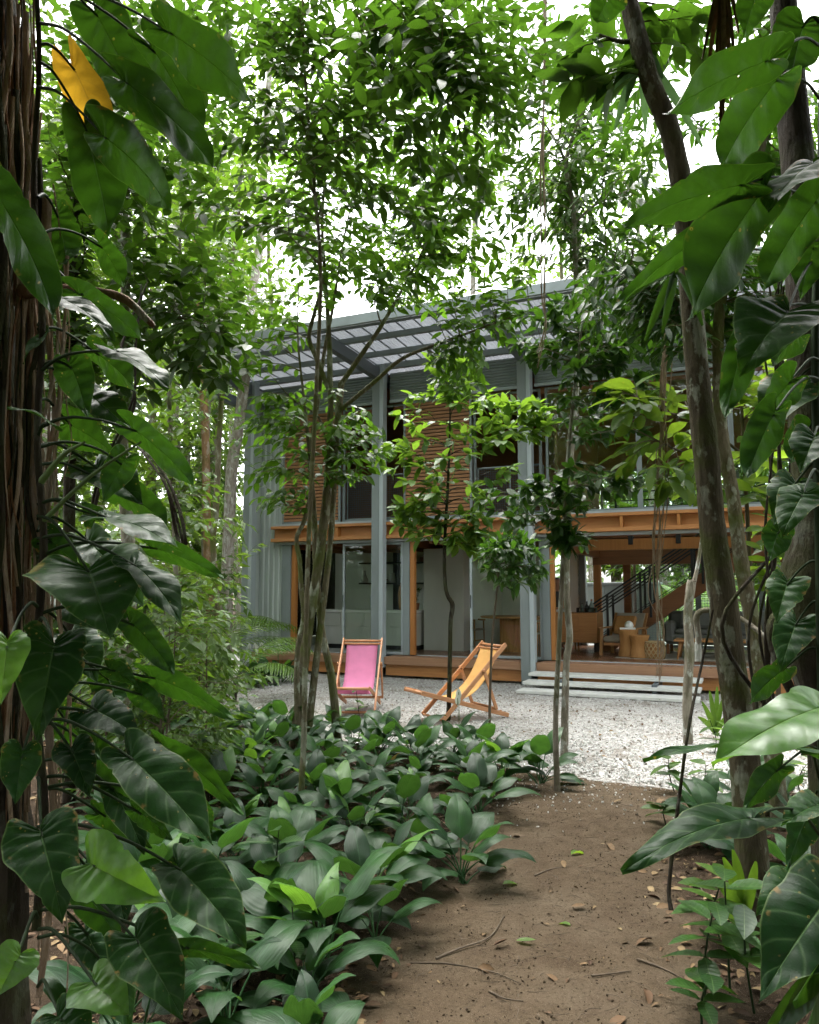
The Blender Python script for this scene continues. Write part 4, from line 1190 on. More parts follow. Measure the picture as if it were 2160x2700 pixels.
tree('mottled_tree', 'slim pale mottled tree standing at the gravel edge before the concrete steps', 25,
     [[(1487, 1995, 8.0, 0.0426), (1490, 1850, 8.0, 0.0369), (1494, 1740, 8.0, 0.0353), (1502, 1680, 8.0, 0.0361), (1494, 1560, 8.0, 0.0344), (1496, 1400, 8.0, 0.0328), (1506, 1200, 8.0, 0.0312), (1522, 1000, 8.0, 0.0303), (1528, 860, 8.0, 0.0295), (1518, 720, 8.0, 0.0279), (1512, 560, 8.0, 0.0262), (1493, 438, 8.0, 0.0230), (1518, 338, 8.0, 0.0197), (1545, 260, 8, 0.0148), (1560, 100, 8, 0.0082)]],
     BARK_P,
     [(1410, 330, 170, 190, 7.9, .8, 52), (1500, 480, 140, 140, 7.9, .8, 42), (1560, 120, 140, 130, 8, .8, 40), (1590, 560, 130, 130, 8, .6, 40), (1350, 120, 140, 140, 8, .6, 44), (1390, 590, 90, 110, 8, .5, 16), (1640, 380, 120, 160, 8, .6, 40), (1600, 690, 110, 50, 8, .5, 18)],
     dict(gap=.07, len=.15, run=.5, sag=.55, fwd=.5), LEAF_A, TN,
     branches=[[(1500, 450, 8, 0.0180), (1470, 380, 7.9, .015), (1420, 300, 7.9, .008)], [(1514, 590, 8, 0.0164), (1570, 540, 7.9, .013), (1660, 500, 7.9, .007)]])
tree('glossy_leaved_tree', 'thin peeling stem with dark glossy leaves in front of the mottled tree', 26,
     [[(1470, 2090, 6.6, .027), (1465, 1900, 6.6, .023), (1474, 1700, 6.6, .021), (1483, 1500, 6.6, .020), (1490, 1350, 6.6, .018), (1498, 1200, 6.6, .017), (1512, 1050, 6.6, .015), (1526, 930, 6.6, .013), (1540, 800, 6.6, .008), (1545, 700, 6.6, .004)]],
     BARK_P,
     [(1420, 1320, 140, 70, 6.6, .35, 17), (1600, 1060, 130, 110, 6.6, .4, 15), (1580, 1260, 120, 60, 6.5, .3, 11), (1530, 880, 170, 110, 6.7, .5, 30), (1670, 900, 120, 90, 6.6, .4, 22), (1500, 1420, 50, 40, 6.6, .2, 8)],
     dict(gap=.055, len=.125, run=.32, whorl=5, sag=.4, fwd=.7), LEAF_D, TB)
o = tree('tree_stump', 'cut pale tree stump with one thin side shoot before the steps', 27,
     [[(1815, 1965, 8.6, .055), (1812, 1850, 8.6, .050), (1818, 1720, 8.6, .052), (1814, 1620, 8.6, .048), (1822, 1545, 8.6, .052), (1824, 1530, 8.6, .048)],
      ], BARK_P, [], {}, LEAF_A, cat='stump', branches=[[(1828, 1545, 8.6, .028), (1838, 1500, 8.6, .022), (1848, 1440, 8.6, .02), (1853, 1390, 8.6, .018)]])
c = W(1824, 1530, 8.6)
MB().lathe([(0, .006), (.030, .004), (.048, -.008), (.05, -.02)], 12, tuple(c)).build('cut_face', TWIG, o)
tree('leaning_dark_tree', 'dark mossy trunk leaning left at right, crossing from the path to the top', 28,
     [[(1995, 2500, 3.8, 0.0812), (1985, 2300, 3.8, 0.0758), (1962, 2000, 3.8, 0.0712), (1928, 1750, 3.8, 0.0696), (1902, 1550, 3.8, 0.0681), (1880, 1400, 3.8, 0.0634), (1862, 1200, 3.8, 0.0619), (1840, 1000, 3.8, 0.0588), (1824, 800, 3.8, 0.0557), (1810, 600, 3.8, 0.0557), (1796, 480, 3.8, 0.0541), (1765, 340, 3.8, 0.0526), (1710, 200, 3.8, 0.0511), (1672, 60, 3.8, 0.0495), (1640, -80, 3.8, 0.0464), (1620, -300, 3.8, 0.0387), (1560, -900, 3.8, .035), (1540, -1700, 3.8, .015)]],
     BARK_M,
     [(1560, 130, 120, 100, 3.9, .25, 5, dict(len=.24, gap=.11, run=.25, whorl=2)), (1800, 60, 130, 80, 4.1, .2, 4, dict(len=.2, whorl=2))],
     dict(gap=.08, len=.22, run=.3, whorl=3, sag=.5), LEAF_A, TW,
     branches=[[(1690, 100, 3.8, 0.0155), (1640, 110, 3.82, 0.0124), (1570, 90, 3.85, 0.0077)]])
tree('twin_trunk_tree', 'paler trunk standing close behind the leaning dark trunk', 29,
     [[(2062, 2200, 5.4, 0.0638), (2040, 2010, 5.4, 0.0585), (2009, 1828, 5.4, 0.0540), (1984, 1642, 5.4, 0.0525), (1950, 1457, 5.4, 0.0495), (1934, 1317, 5.4, 0.0465), (1905, 1150, 5.4, 0.0435), (1895, 1000, 5.4, 0.0413), (1900, 800, 5.4, 0.0390), (1960, 560, 5.4, 0.0375), (2020, 330, 5.4, 0.0353), (2055, 140, 5.4, 0.0330), (2070, -80, 5.4, 0.0225), (2090, -700, 5.4, .012)]],
     BARK_G,
     [(1660, 330, 130, 150, 5.6, .5, 34), (1650, 790, 140, 120, 5.5, .5, 54), (1900, 100, 160, 130, 5.5, .5, 32), (2060, 600, 110, 250, 5.8, .4, 22), (1740, 620, 110, 140, 5.6, .4, 36), (1770, 860, 120, 90, 5.6, .4, 34), (1960, 780, 150, 120, 5.6, .4, 34), (2050, 320, 120, 180, 5.6, .4, 34)],
     dict(gap=.06, len=.14, run=.45, sag=.5), LEAF_D, TN,
     branches=[[(1900, 900, 5.4, 0.0225), (1800, 800, 5.45, .02), (1700, 740, 5.5, .012), (1600, 700, 5.5, .006)]])
tree('spotted_shrub', 'tall shrub with yellow edged blotched leaves between the leaning trunk and house', 30,
     [[(1990, 1980, 6.2, .022), (1985, 1700, 6.2, .02), (1975, 1450, 6.2, .018), (1962, 1200, 6.2, .016), (1955, 1050, 6.2, .012)],
      [(2050, 1960, 6.0, .02), (2050, 1700, 6.0, .018), (2040, 1400, 6.0, .015), (2030, 1200, 6, .01)]],
     TWIG, [(1720, 1130, 130, 120, 6.0, .5, 9), (1640, 1050, 60, 60, 6, .3, 4), (1940, 1180, 90, 180, 6.0, .4, 10), (2030, 1400, 70, 150, 5.9, .3, 9), (1800, 1250, 70, 60, 6, .3, 4), (2050, 1000, 80, 120, 6, .3, 7)],
     dict(gap=.12, len=.22, run=.34, whorl=2, sag=.35, fwd=.7, tumble=.45), LEAF_Y, TB, cat='shrub',
     branches=[[(1962, 1200, 6.2, .013), (1850, 1120, 6.1, .012), (1740, 1080, 6.0, .009), (1640, 1030, 5.9, .005)], [(1960, 1280, 6.2, .012), (1880, 1230, 6.1, .010), (1750, 1170, 6.0, .008), (1670, 1130, 6, .004)]])
tree('dark_edge_tree', 'dark bulging trunk at the right edge of the picture', 31,
     [[(2230, 2500, 2.9, .12), (2225, 2250, 2.9, .11), (2205, 2000, 2.9, .10), (2170, 1800, 2.9, .10), (2135, 1640, 2.9, .112), (2135, 1520, 2.9, .105), (2150, 1400, 2.9, .088), (2145, 1200, 2.9, .08), (2130, 1000, 2.9, .075), (2125, 800, 2.9, .07), (2110, 500, 2.95, .065), (2080, 200, 3.0, .06), (2060, -100, 3.0, .05), (2040, -800, 3.0, .045), (2060, -1900, 3.0, .02)]],
     BARK_D, [], {}, LEAF_A, branches=[[(2110, 1600, 2.88, .035), (2040, 1640, 2.86, .022), (2050, 1740, 2.85, .02), (2090, 1830, 2.85, .018), (2130, 1920, 2.86, .015)]])
# left side of the clearing
tree('mossy_sapling', 'straight mossy young tree left of the house beyond the bed', 32,
     [[(580, 1905, 11.0, .05), (577, 1689, 11, .046), (562, 1433, 11, .043), (568, 1364, 11, .05), (575, 1225, 11, .04), (582, 1085, 11, .038), (592, 946, 11, .036), (606, 740, 11, .030), (630, 560, 11, .022), (640, 350, 11, .012)]],
     BARK_G, [(560, 760, 130, 170, 10.8, .9, 44), (620, 480, 150, 170, 11, 1, 44), (520, 1000, 90, 90, 10.6, .5, 14)],
     dict(gap=.08, len=.17, run=.6), LEAF_B, TA)
tree('white_barked_tree', 'white mottled trunk leaning beside the left roof end', 33,
     [[(590, 1800, 15.2, .13), (600, 1500, 15.2, .12), (610, 1250, 15.2, .115), (628, 1130, 15.2, .11), (650, 960, 15.2, .105), (662, 800, 15.2, .10), (690, 600, 15.2, .09), (700, 350, 15.2, .07), (720, 50, 15.2, .04)]],
     BARK_W, [(700, 250, 240, 260, 15, 1.6, 80), (540, 550, 160, 150, 15, 1.5, 40)], dict(gap=.12, len=.22, run=.8), LEAF_C, TA)
tree('pale_lichen_tree', 'pale lichen spotted trunk behind the philodendron at left', 34,
     [[(322, 1930, 7.0, .065), (330, 1780, 7, .062), (336, 1689, 7, .062), (344, 1526, 7, .060), (330, 1317, 7, .058), (322, 1132, 7, .055), (328, 950, 7, .05), (332, 700, 7, .045), (330, 500, 7, .04), (345, 200, 7, .03)]],
     BARK_P, [(470, 790, 170, 150, 6.4, .7, 48), (400, 560, 170, 180, 6.9, .8, 46), (300, 960, 130, 110, 6.4, .5, 30), (560, 930, 110, 80, 6.0, .4, 24), (480, 300, 160, 200, 7, .8, 44)],
     dict(gap=.07, len=.16, run=.5, sag=.4), LEAF_A, TB,
     branches=[[(330, 860, 7, .02), (420, 830, 6.7, .014), (520, 850, 6.4, .009), (600, 880, 6.2, .004)]])
tree('thin_grey_tree', 'thin grey stem between the lichen trunk and the mossy young tree', 35,
     [[(472, 1890, 9.0, .035), (468, 1689, 9, .033), (459, 1364, 9, .030), (450, 1150, 9, .028), (447, 993, 9, .026), (470, 750, 9, .02), (480, 500, 9, .015), (500, 250, 9, .008)]],
     BARK_P, [(430, 1050, 120, 130, 9, .7, 28), (520, 520, 170, 200, 9, 1, 50), (470, 1300, 110, 110, 9, .6, 18)], dict(gap=.08, len=.15, run=.5), LEAF_B, TA)
tree('dark_left_tree', 'dark upright stem just right of the rooted trunk at left', 36,
     [[(188, 2000, 6.0, .05), (185, 1700, 6, .048), (182, 1433, 6, .046), (186, 1085, 6, .042), (190, 800, 6, .036), (200, 500, 6, .03), (210, 150, 6, .02)]],
     BARK_D, [(200, 930, 140, 140, 5.8, .5, 30), (150, 680, 120, 150, 6, .6, 34), (260, 1150, 90, 90, 5.8, .4, 14), (240, 420, 160, 190, 6, .6, 44), (300, 120, 200, 160, 5.6, .6, 50)], dict(gap=.07, len=.13, run=.45), LEAF_A, TB)
tree('orange_brown_tree', 'orange brown trunk standing at the left end of the gravel', 37,
     [[(543, 1812, 13.5, .09), (546, 1680, 13.5, .085), (550, 1550, 13.5, .08), (545, 1350, 13.5, .075), (540, 1100, 13.5, .07), (520, 800, 13.5, .06), (510, 500, 13.5, .04)]],
     m_bark('bark_orange', (.16, .09, .045), (.30, .19, .10), (.4, .38, .32), .5, (.08, .09, .02), .5),
     [(480, 700, 200, 200, 13, 1.2, 50), (440, 300, 220, 200, 13, 1.4, 50)], dict(gap=.1, len=.2, run=.7), LEAF_C, TA)

# ------------------------------------------------------------------ forest behind
VARS = {}
def bg_variant(key, seed, h, rad, mat, leafmat, twigs, leaf, lo, r0):
    """One tree of a kind; the others are copies of its trunk, branches and crown."""
    rng = np.random.default_rng(seed)
    lean = rng.normal(0, .04, 2)
    zs = np.linspace(-.25, h * .9, 7)
    P = [(lean[0] * z + .06 * math.sin(z * 1.3 + seed), lean[1] * z + .05 * math.cos(z * 1.1 + seed), z) for z in zs]
    R = np.linspace(r0, r0 * .25, 7)
    S = smooth_path(P, 2); RR = np.interp(np.linspace(0, 6, len(S)), range(7), R)
    root = empty(key, (0, 0, 0))
    V, F = tube_np(S, RR, 7, .06, rng)
    link('trunk', np_mesh('trunk', V, [F], mat), root)
    cr = Crown(rng); cr.add_nodes([p for p in S if p[2] > h * lo * .6], [r for p, r in zip(S, RR) if p[2] > h * lo * .6])
    T = []
    for _ in range(twigs):
        a = rng.uniform(0, 2 * math.pi); z = rng.uniform(lo, 1.0)
        rr = rad * math.sqrt(rng.uniform(.05, 1)) * (1 - .55 * abs(z - .6) / .4 * .8)
        T.append((lean[0] * h * z + rr * math.cos(a), lean[1] * h * z + rr * math.sin(a), h * z))
    cr.grow(T, dict(gap=leaf * .30, len=leaf, run=max(.8, leaf * 4.5), sag=.4, tumble=.5, arch=.2))
    cr.build(root, leafmat, mat, SIMPLE)
    return root
def bg_tree(name, label, group, key, x, y, sc, rot, cat):
    proto, used = VARS[key]
    if not used: root = proto; root.name = name; VARS[key][1] = True
    else:
        root = proto.copy(); root.name = name; col.objects.link(root)
        for ch in list(proto.children):
            c = ch.copy(); col.objects.link(c); c.parent = root
    root.location = (x, y, float(ground_z(x, y))); root.rotation_euler = (0, 0, rot); root.scale = (sc, sc, sc)
    tag(root, label, cat, group)
    return root
for k in range(6):
    VARS['t%d' % k] = [bg_variant('forest_tree', 300 + k, 9 + 1.2 * k, 2.0 + .2 * (k % 3), [BARK_B, BARK_W, BARK_G][k % 3], [LEAF_C, LEAF_B, LEAF_C, LEAF_A, LEAF_C, LEAF_C][k], 165, .26, .14, .10 + .012 * k), False]
for k in range(4):
    VARS['s%d' % k] = [bg_variant('leafy_shrub', 400 + k, 2.3, 1.15, TWIG, [LEAF_C, LEAF_B, LEAF_C, LEAF_A][k], 60, [.17, .22, .14, .2][k], .06, .022), False]
rb = random.Random(77)
def clear_of(x, y, h):
    d = Vector((x, y, 0)) - HO; u = d.dot(HU); v = d.dot(HV)
    if -8.3 < u < 9.5 and -3.6 < v < 9.3: return False
    if in_gravel(x, y) and v < 0 and u > -6.5: return False
    return True
ORD = []                                 # (how far to the right, wording, thing): alike ones are told apart by their order
spots = []
for k in range(40):                      # thicket to the left of the house
    y = rb.uniform(10.5, 32); x = -.20 * y - rb.uniform(1.0, 1.2 + .42 * y)
    spots.append((x, y, 'left'))
for k in range(26):
    u = rb.uniform(-10, 12); v = rb.uniform(15, 25); p = H(u, v); spots.append((p.x, p.y, 'behind'))
for k in range(14):
    y = rb.uniform(26, 36); px_ = rb.choice([rb.uniform(560, 1240), rb.uniform(1520, 2150)]); spots.append(((px_ - 1080) / FPX * y, y, 'behind'))
for k in range(12):
    u = rb.uniform(10.5, 15); v = rb.uniform(-6, 10); p = H(u, v); spots.append((p.x, p.y, 'right'))
LAB = {'left': ('', 'thicket tree left of the house', 'thicket tree far back left of the house'), 'behind': ('', 'tree close behind the house', 'tree far behind the house'), 'right': ('', 'tree right of the house', 'tree far back right of the house')}
KIND = ['grey barked', 'white barked', 'mossy barked', 'tall pale', 'tall white barked', 'tallest mossy']
for j, (x, y, z) in enumerate(spots):
    if not clear_of(x, y, 8): continue
    far = 2 if math.hypot(x, y) > 22 else 1; kk = j % 6
    if z == 'behind' and 1270 < 1080 + FPX * x / y < 1500: continue
    ORD.append((1080 + FPX * x / max(y, .5), KIND[kk] + ' ' + LAB[z][far], bg_tree('forest_tree', KIND[kk] + ' ' + LAB[z][far], 'forest trees ' + z, 't%d' % kk, x, y, rb.uniform(1.25, 1.75) if z == 'behind' else rb.uniform(.85, 1.35), rb.uniform(0, 6.28), 'tree')))
sh = []
for _ in range(18):                      # close to the bed, behind the philodendron
    y = rb.uniform(5.8, 9.5); sh.append(((rb.uniform(170, 560) - 1080) / FPX * y, y, 'close behind the left philodendron'))
for _ in range(52):
    y = rb.uniform(8.5, 22); x = -.25 * y - rb.uniform(.35, .35 + .40 * y); sh.append((x, y, 'under the left thicket'))
for _ in range(18):
    u = rb.uniform(-8, 10); v = rb.uniform(12.0, 15.5); p = H(u, v); sh.append((p.x, p.y, 'behind the house'))
for _ in range(10):
    y = rb.uniform(5.5, 10); x = .50 * y + rb.uniform(.35, 1.6); sh.append((x, y, 'right of the clearing'))
SK = ['yellowish', 'light green', 'fine leaved', 'dark green']
for j, (x, y, z) in enumerate(sh):
    d = Vector((x, y, 0)) - HO
    if -7.4 < d.dot(HU) < 8.2 and -2.2 < d.dot(HV) < 8.9: continue
    if in_gravel(x, y) and x > -5.5 and d.dot(HV) < 0: continue
    ORD.append((1080 + FPX * x / max(y, .5), SK[j % 4] + ' shrub ' + z, bg_tree('leafy_shrub', SK[j % 4] + ' shrub ' + z, 'shrubs ' + z, 's%d' % (j % 4), x, y, rb.uniform(.6, 1.35) * (.62 if 'close' in z else 1), rb.uniform(0, 6.28), 'shrub')))
# far wood all round that reads as one mass
rng = np.random.default_rng(92)
n = 26000
ang = rng.uniform(-.12, math.pi + .12, n); r = rng.uniform(34, 46, n); zz = 14 * rng.uniform(0, 1, n) ** 1.2
top = 9 + 3 * np.sin(ang * 17) + 2 * np.sin(ang * 41 + 1)
keep = zz < top
P = np.stack([r * np.cos(ang), r * np.sin(ang), zz + 1], -1)[keep]
A = rng.normal(0, 1, P.shape) + np.array([0, 0, -.4]); N = rng.normal(0, .5, P.shape) + np.array([0, 0, 1.])
V, F, UV = instance_np(SIMPLE[0], SIMPLE[1], P, frames(A, N), rng.uniform(.6, 1.2, len(P)), SIMPLE[2])
tag(link('far_wood', np_mesh('far_wood', V, F, LEAF_C, True, UV, np.repeat(rng.uniform(0, 1, len(P)), 5))), 'distant wood closing the view behind everything', 'wood', kind='stuff')
# unseen foliage added behind and above the viewer: it shades the path and shows in the window glass
rng = np.random.default_rng(91)
cr = Crown(rng)
n = 20000
ang = np.where(rng.random(n) < .62, rng.uniform(math.pi * 1.02, math.pi * 1.98, n), rng.choice([0, 1], n) * math.pi + rng.uniform(-.4, .4, n))
r = rng.uniform(7, 20, n); zz = rng.uniform(.2, 7.5, n)
zz = np.where(np.abs(np.cos(ang)) > .80, zz * 1.9, zz)
keep = np.sin(ang * 9 + r) + np.sin(zz * 1.3 + ang * 5) > -1.1
P1 = np.stack([r * np.cos(ang), r * np.sin(ang) + 1.0, zz], -1)[keep]
n = 19000                                # unseen leaves added overhead to darken the foreground
x = rng.uniform(-6, 6, n); y = rng.uniform(-5, 3.2, n); z = 1.65 + .95 * np.maximum(y, 0) + 1.4 + 3.5 * rng.uniform(0, 1, n)
keep = (np.sin(x * 1.7 + y) + np.sin(y * 1.9 - x * .8 + z) + np.sin(z * 2.1) > -1.5) & (z > 3.4)
P2 = np.stack([x, y, z], -1)[keep]
P = np.concatenate([P1, P2])
A = rng.normal(0, 1, P.shape) + np.array([0, 0, -.4]); N = rng.normal(0, .5, P.shape) + np.array([0, 0, 1.])
V, F, UV = instance_np(SIMPLE[0], SIMPLE[1], P, frames(A, N), rng.uniform(.3, .62, len(P)), SIMPLE[2])
tag(link('added_shade_foliage', np_mesh('added_shade_foliage', V, F, LEAF_A, True, UV, np.repeat(rng.uniform(0, 1, len(P)), 5))), 'unseen mass of foliage added around the viewpoint to shade the foreground', 'forest', kind='stuff')

# ------------------------------------------------------------------ climbing philodendrons
EDGE = np.array([(.0, -.005), (.035, -.075), (.10, -.165), (.19, -.215), (.285, -.195), (.355, -.12), (.395, .0), (.40, .12), (.375, .27), (.325, .43), (.245, .59), (.150, .745), (.062, .885), (.0, 1.0)])
MID = np.array([0, .0, .0, .004, .012, .03, .07, .14, .26, .40, .555, .72, .87, 1.0])
EDGE_L = np.array([(.0, -.005), (.04, -.09), (.11, -.17), (.20, -.205), (.29, -.15), (.325, -.04), (.34, .08), (.375, .20), (.395, .33), (.385, .47), (.325, .61), (.225, .75), (.105, .88), (.0, 1.0)])
def philo_mesh(name, mat, wid, seed, bend=.5, cup=.12, lobe=1.0, wave=.02, tint=.5, EDGE=EDGE):
    rng = np.random.default_rng(seed)
    nj, ns = 40, 7
    tj = np.linspace(0, len(MID) - 1, nj); base = np.arange(len(MID))
    ex = np.interp(tj, base, EDGE[:, 0]); ey = np.interp(tj, base, EDGE[:, 1]); my = np.interp(tj, base, MID)
    for _ in range(2):
        for arr in (ex, ey, my):
            arr[1:-1] = (arr[:-2] + 2 * arr[1:-1] + arr[2:]) / 4
    ey = np.where(ey < 0, ey * lobe, ey)
    V = []; UV = []; F = []
    fold_ = rng.uniform(0, 1); ph = rng.uniform(0, 6, 4); bite = rng.uniform(0, 1, nj)
    for side in (1, -1):
        o = len(V)
        ww = wid * (1 + .06 * rng.normal())
        for j in range(nj):
            v = j / (nj - 1)
            wv = 1 + .055 * math.sin(v * 16 + ph[0] * side) + .02 * math.sin(v * 43 + ph[1])
            if bite[j] > .965 and 8 < j < nj - 4: wv *= .88
            for k in range(ns):
                s_ = k / (ns - 1)
                x = side * ex[j] / .8 * ww * s_ * wv; y = my[j] + (ey[j] - my[j]) * s_ ** 1.15
                r = abs(x)
                z = (.22 + .25 * fold_) * r - cup * 4.0 * r * r / max(wid, .2)
                z += (.013 * math.cos(v * 9 * 2 * math.pi) * math.sin(math.pi * min(1, s_ * 1.05)) + wave * s_ * s_ * math.sin(v * 15 + ph[2] + side)) * (.6 + wid * .6)
                V.append((x, y, z)); UV.append((.5 + side * .5 * s_, v))
        for j in range(nj - 1):
            for k in range(ns - 1):
                q = [o + j * ns + k, o + j * ns + k + 1, o + (j + 1) * ns + k + 1, o + (j + 1) * ns + k]
                F.append(q if side > 0 else q[::-1])
    V = np.array(V)
    y = V[:, 1].copy(); z = V[:, 2].copy(); b = bend
    th = b * y                                # droop along the length
    V[:, 1] = np.sin(th) / b - z * -np.sin(th) * 1.0; V[:, 2] = -(1 - np.cos(th)) / b + z * np.cos(th)
    return np_mesh(name, V, [np.array(F)], mat, True, np.array(UV), np.full(len(V), tint)), V
def philo_leaf(root, seed, bx, by, tx, ty, w, Yb, Yt, side, att, mat=None, bend=.55, tint=.5, pet=True, lobe=1.0):
    """Leaf from its stalk joint (bx,by at Yb) to the tip; side: which face looks at the viewer."""
    B, T = W(bx, by, Yb), W(tx, ty, Yt)
    rel = w / max(20.0, math.hypot(tx - bx, ty - by))
    me, V = philo_mesh('leaf', mat or PHILO, min(1.15, rel * (.80 if side in 'uv' else .9)), seed, bend, .12, lobe, .042, tint, EDGE_L if rel < .66 else EDGE)
    tipl = Vector((0, math.sin(bend) / bend, -(1 - math.cos(bend)) / bend))
    d = T - B; sc = d.length / tipl.length
    toc = (Vector((0, 0, EYE)) - B).normalized()
    up = Vector((0, 0, 1))
    n = {'t': toc * .75 + up * .55, 's': toc * .38 + up * .9, 'u': up * .5 - toc * .8, 'v': up * .9 - toc * .3,
         'l': toc * .6 + Vector((-.8, 0, .3)), 'r': toc * .6 + Vector((.8, 0, .3)), 'w': -toc * .6 + Vector((-.5, 0, .6))}[side]
    ydir = d.normalized(); zdir = (n - ydir * n.dot(ydir)).normalized(); xdir = ydir.cross(zdir)
    M = Matrix((xdir, ydir, zdir)).transposed()
    # rotate so that the drooped chord, not the base tangent, points to the tip
    ang = math.atan2(tipl.z, tipl.y)
    M = M @ Matrix.Rotation(-ang, 3, 'X')
    o = link('leaf', me, root)
    M4 = M.to_4x4() @ Matrix.Scale(sc, 4); M4.translation = B
    o.matrix_basis = M4
    if pet:
        A = W(*att)
        mid = (A + B) / 2 + Vector((0, 0, .015 + .06 * (B - A).length))
        end = B + M @ Vector((0, .02, .0))
        V, F = tube_np(smooth_path([A, A.lerp(mid, .6) + Vector((0, 0, .01)), mid.lerp(B, .35), end], 5), np.linspace(.0055, .0035, 16), 6)
        inv = np.array(M4.inverted())
        V = V @ inv[:3, :3].T + inv[:3, 3]
        link('petiole', np_mesh('petiole', V, [F], STEM_D), o)
    return o

# rooted trunk at the left edge
ROOTR = m_bark('reddish_root_bark', (.12, .055, .028), (.27, .14, .075), (.34, .30, .25), .3, (.05, .05, .02), .2, 1.5)
lt = tag(empty('rooted_tree', (0, 0, 0)), 'thick trunk wrapped in hanging brown aerial roots at the left edge', 'tree')
stem_mesh(lt, [(-60, 2700, 2.42, .15), (-50, 2300, 2.42, .13), (-45, 1900, 2.42, .115), (-40, 1500, 2.42, .11), (-42, 1100, 2.42, .10), (-38, 700, 2.42, .095), (-42, 300, 2.42, .095), (-30, -150, 2.42, .09), (-25, -800, 2.42, .085), (-40, -2300, 2.42, .06)], BARK_D, 'trunk', 18, .10, np.random.default_rng(3))
rg = np.random.default_rng(8)
for k in range(84):
    x0 = rg.uniform(-75, 95) if k % 6 else rg.uniform(80, 170); top = rg.uniform(-120, 300) if k % 3 else rg.uniform(300, 1000); bot = min(2650, top + rg.uniform(700, 2400))
    ring = 2.42 - math.sqrt(max(.0004, .12 ** 2 - ((x0 + 42) / 832) ** 2)) - rg.uniform(.0, .07)
    pts = []; m = 11; ph = rg.uniform(0, 6)
    for j in range(m):
        a = j / (m - 1)
        pts.append(W(x0 + (8 + 16 * (k % 3 == 0)) * math.sin(a * (5 + k % 4) + ph) + rg.normal(0, 7), top + (bot - top) * a, ring + .012 * math.sin(a * 9 + ph * 2)))
    r = rg.choice([.0025, .004, .006, .010, .016], p=[.22, .28, .24, .17, .09])
    V, F = tube_np(smooth_path(pts, 4), np.linspace(r, r * .6, (m - 1) * 4 + 1), 6, .1, rg)
    link('aerial_root', np_mesh('aerial_root', V, [F], (ROOTM, ROOTR, ROOTM, BARK_D)[k % 4]), lt)
stem_mesh(lt, [(60, 770, 2.3, .022), (160, 762, 2.2, .016), (260, 770, 2.15, .013), (330, 790, 2.15, .012), (390, 845, 2.15, .010), (408, 862, 2.15, .006)], m_bark('bark_reddish', (.10, .045, .025), (.20, .10, .06)), 'broken_branch', 8, .1, rg, bottom=False)

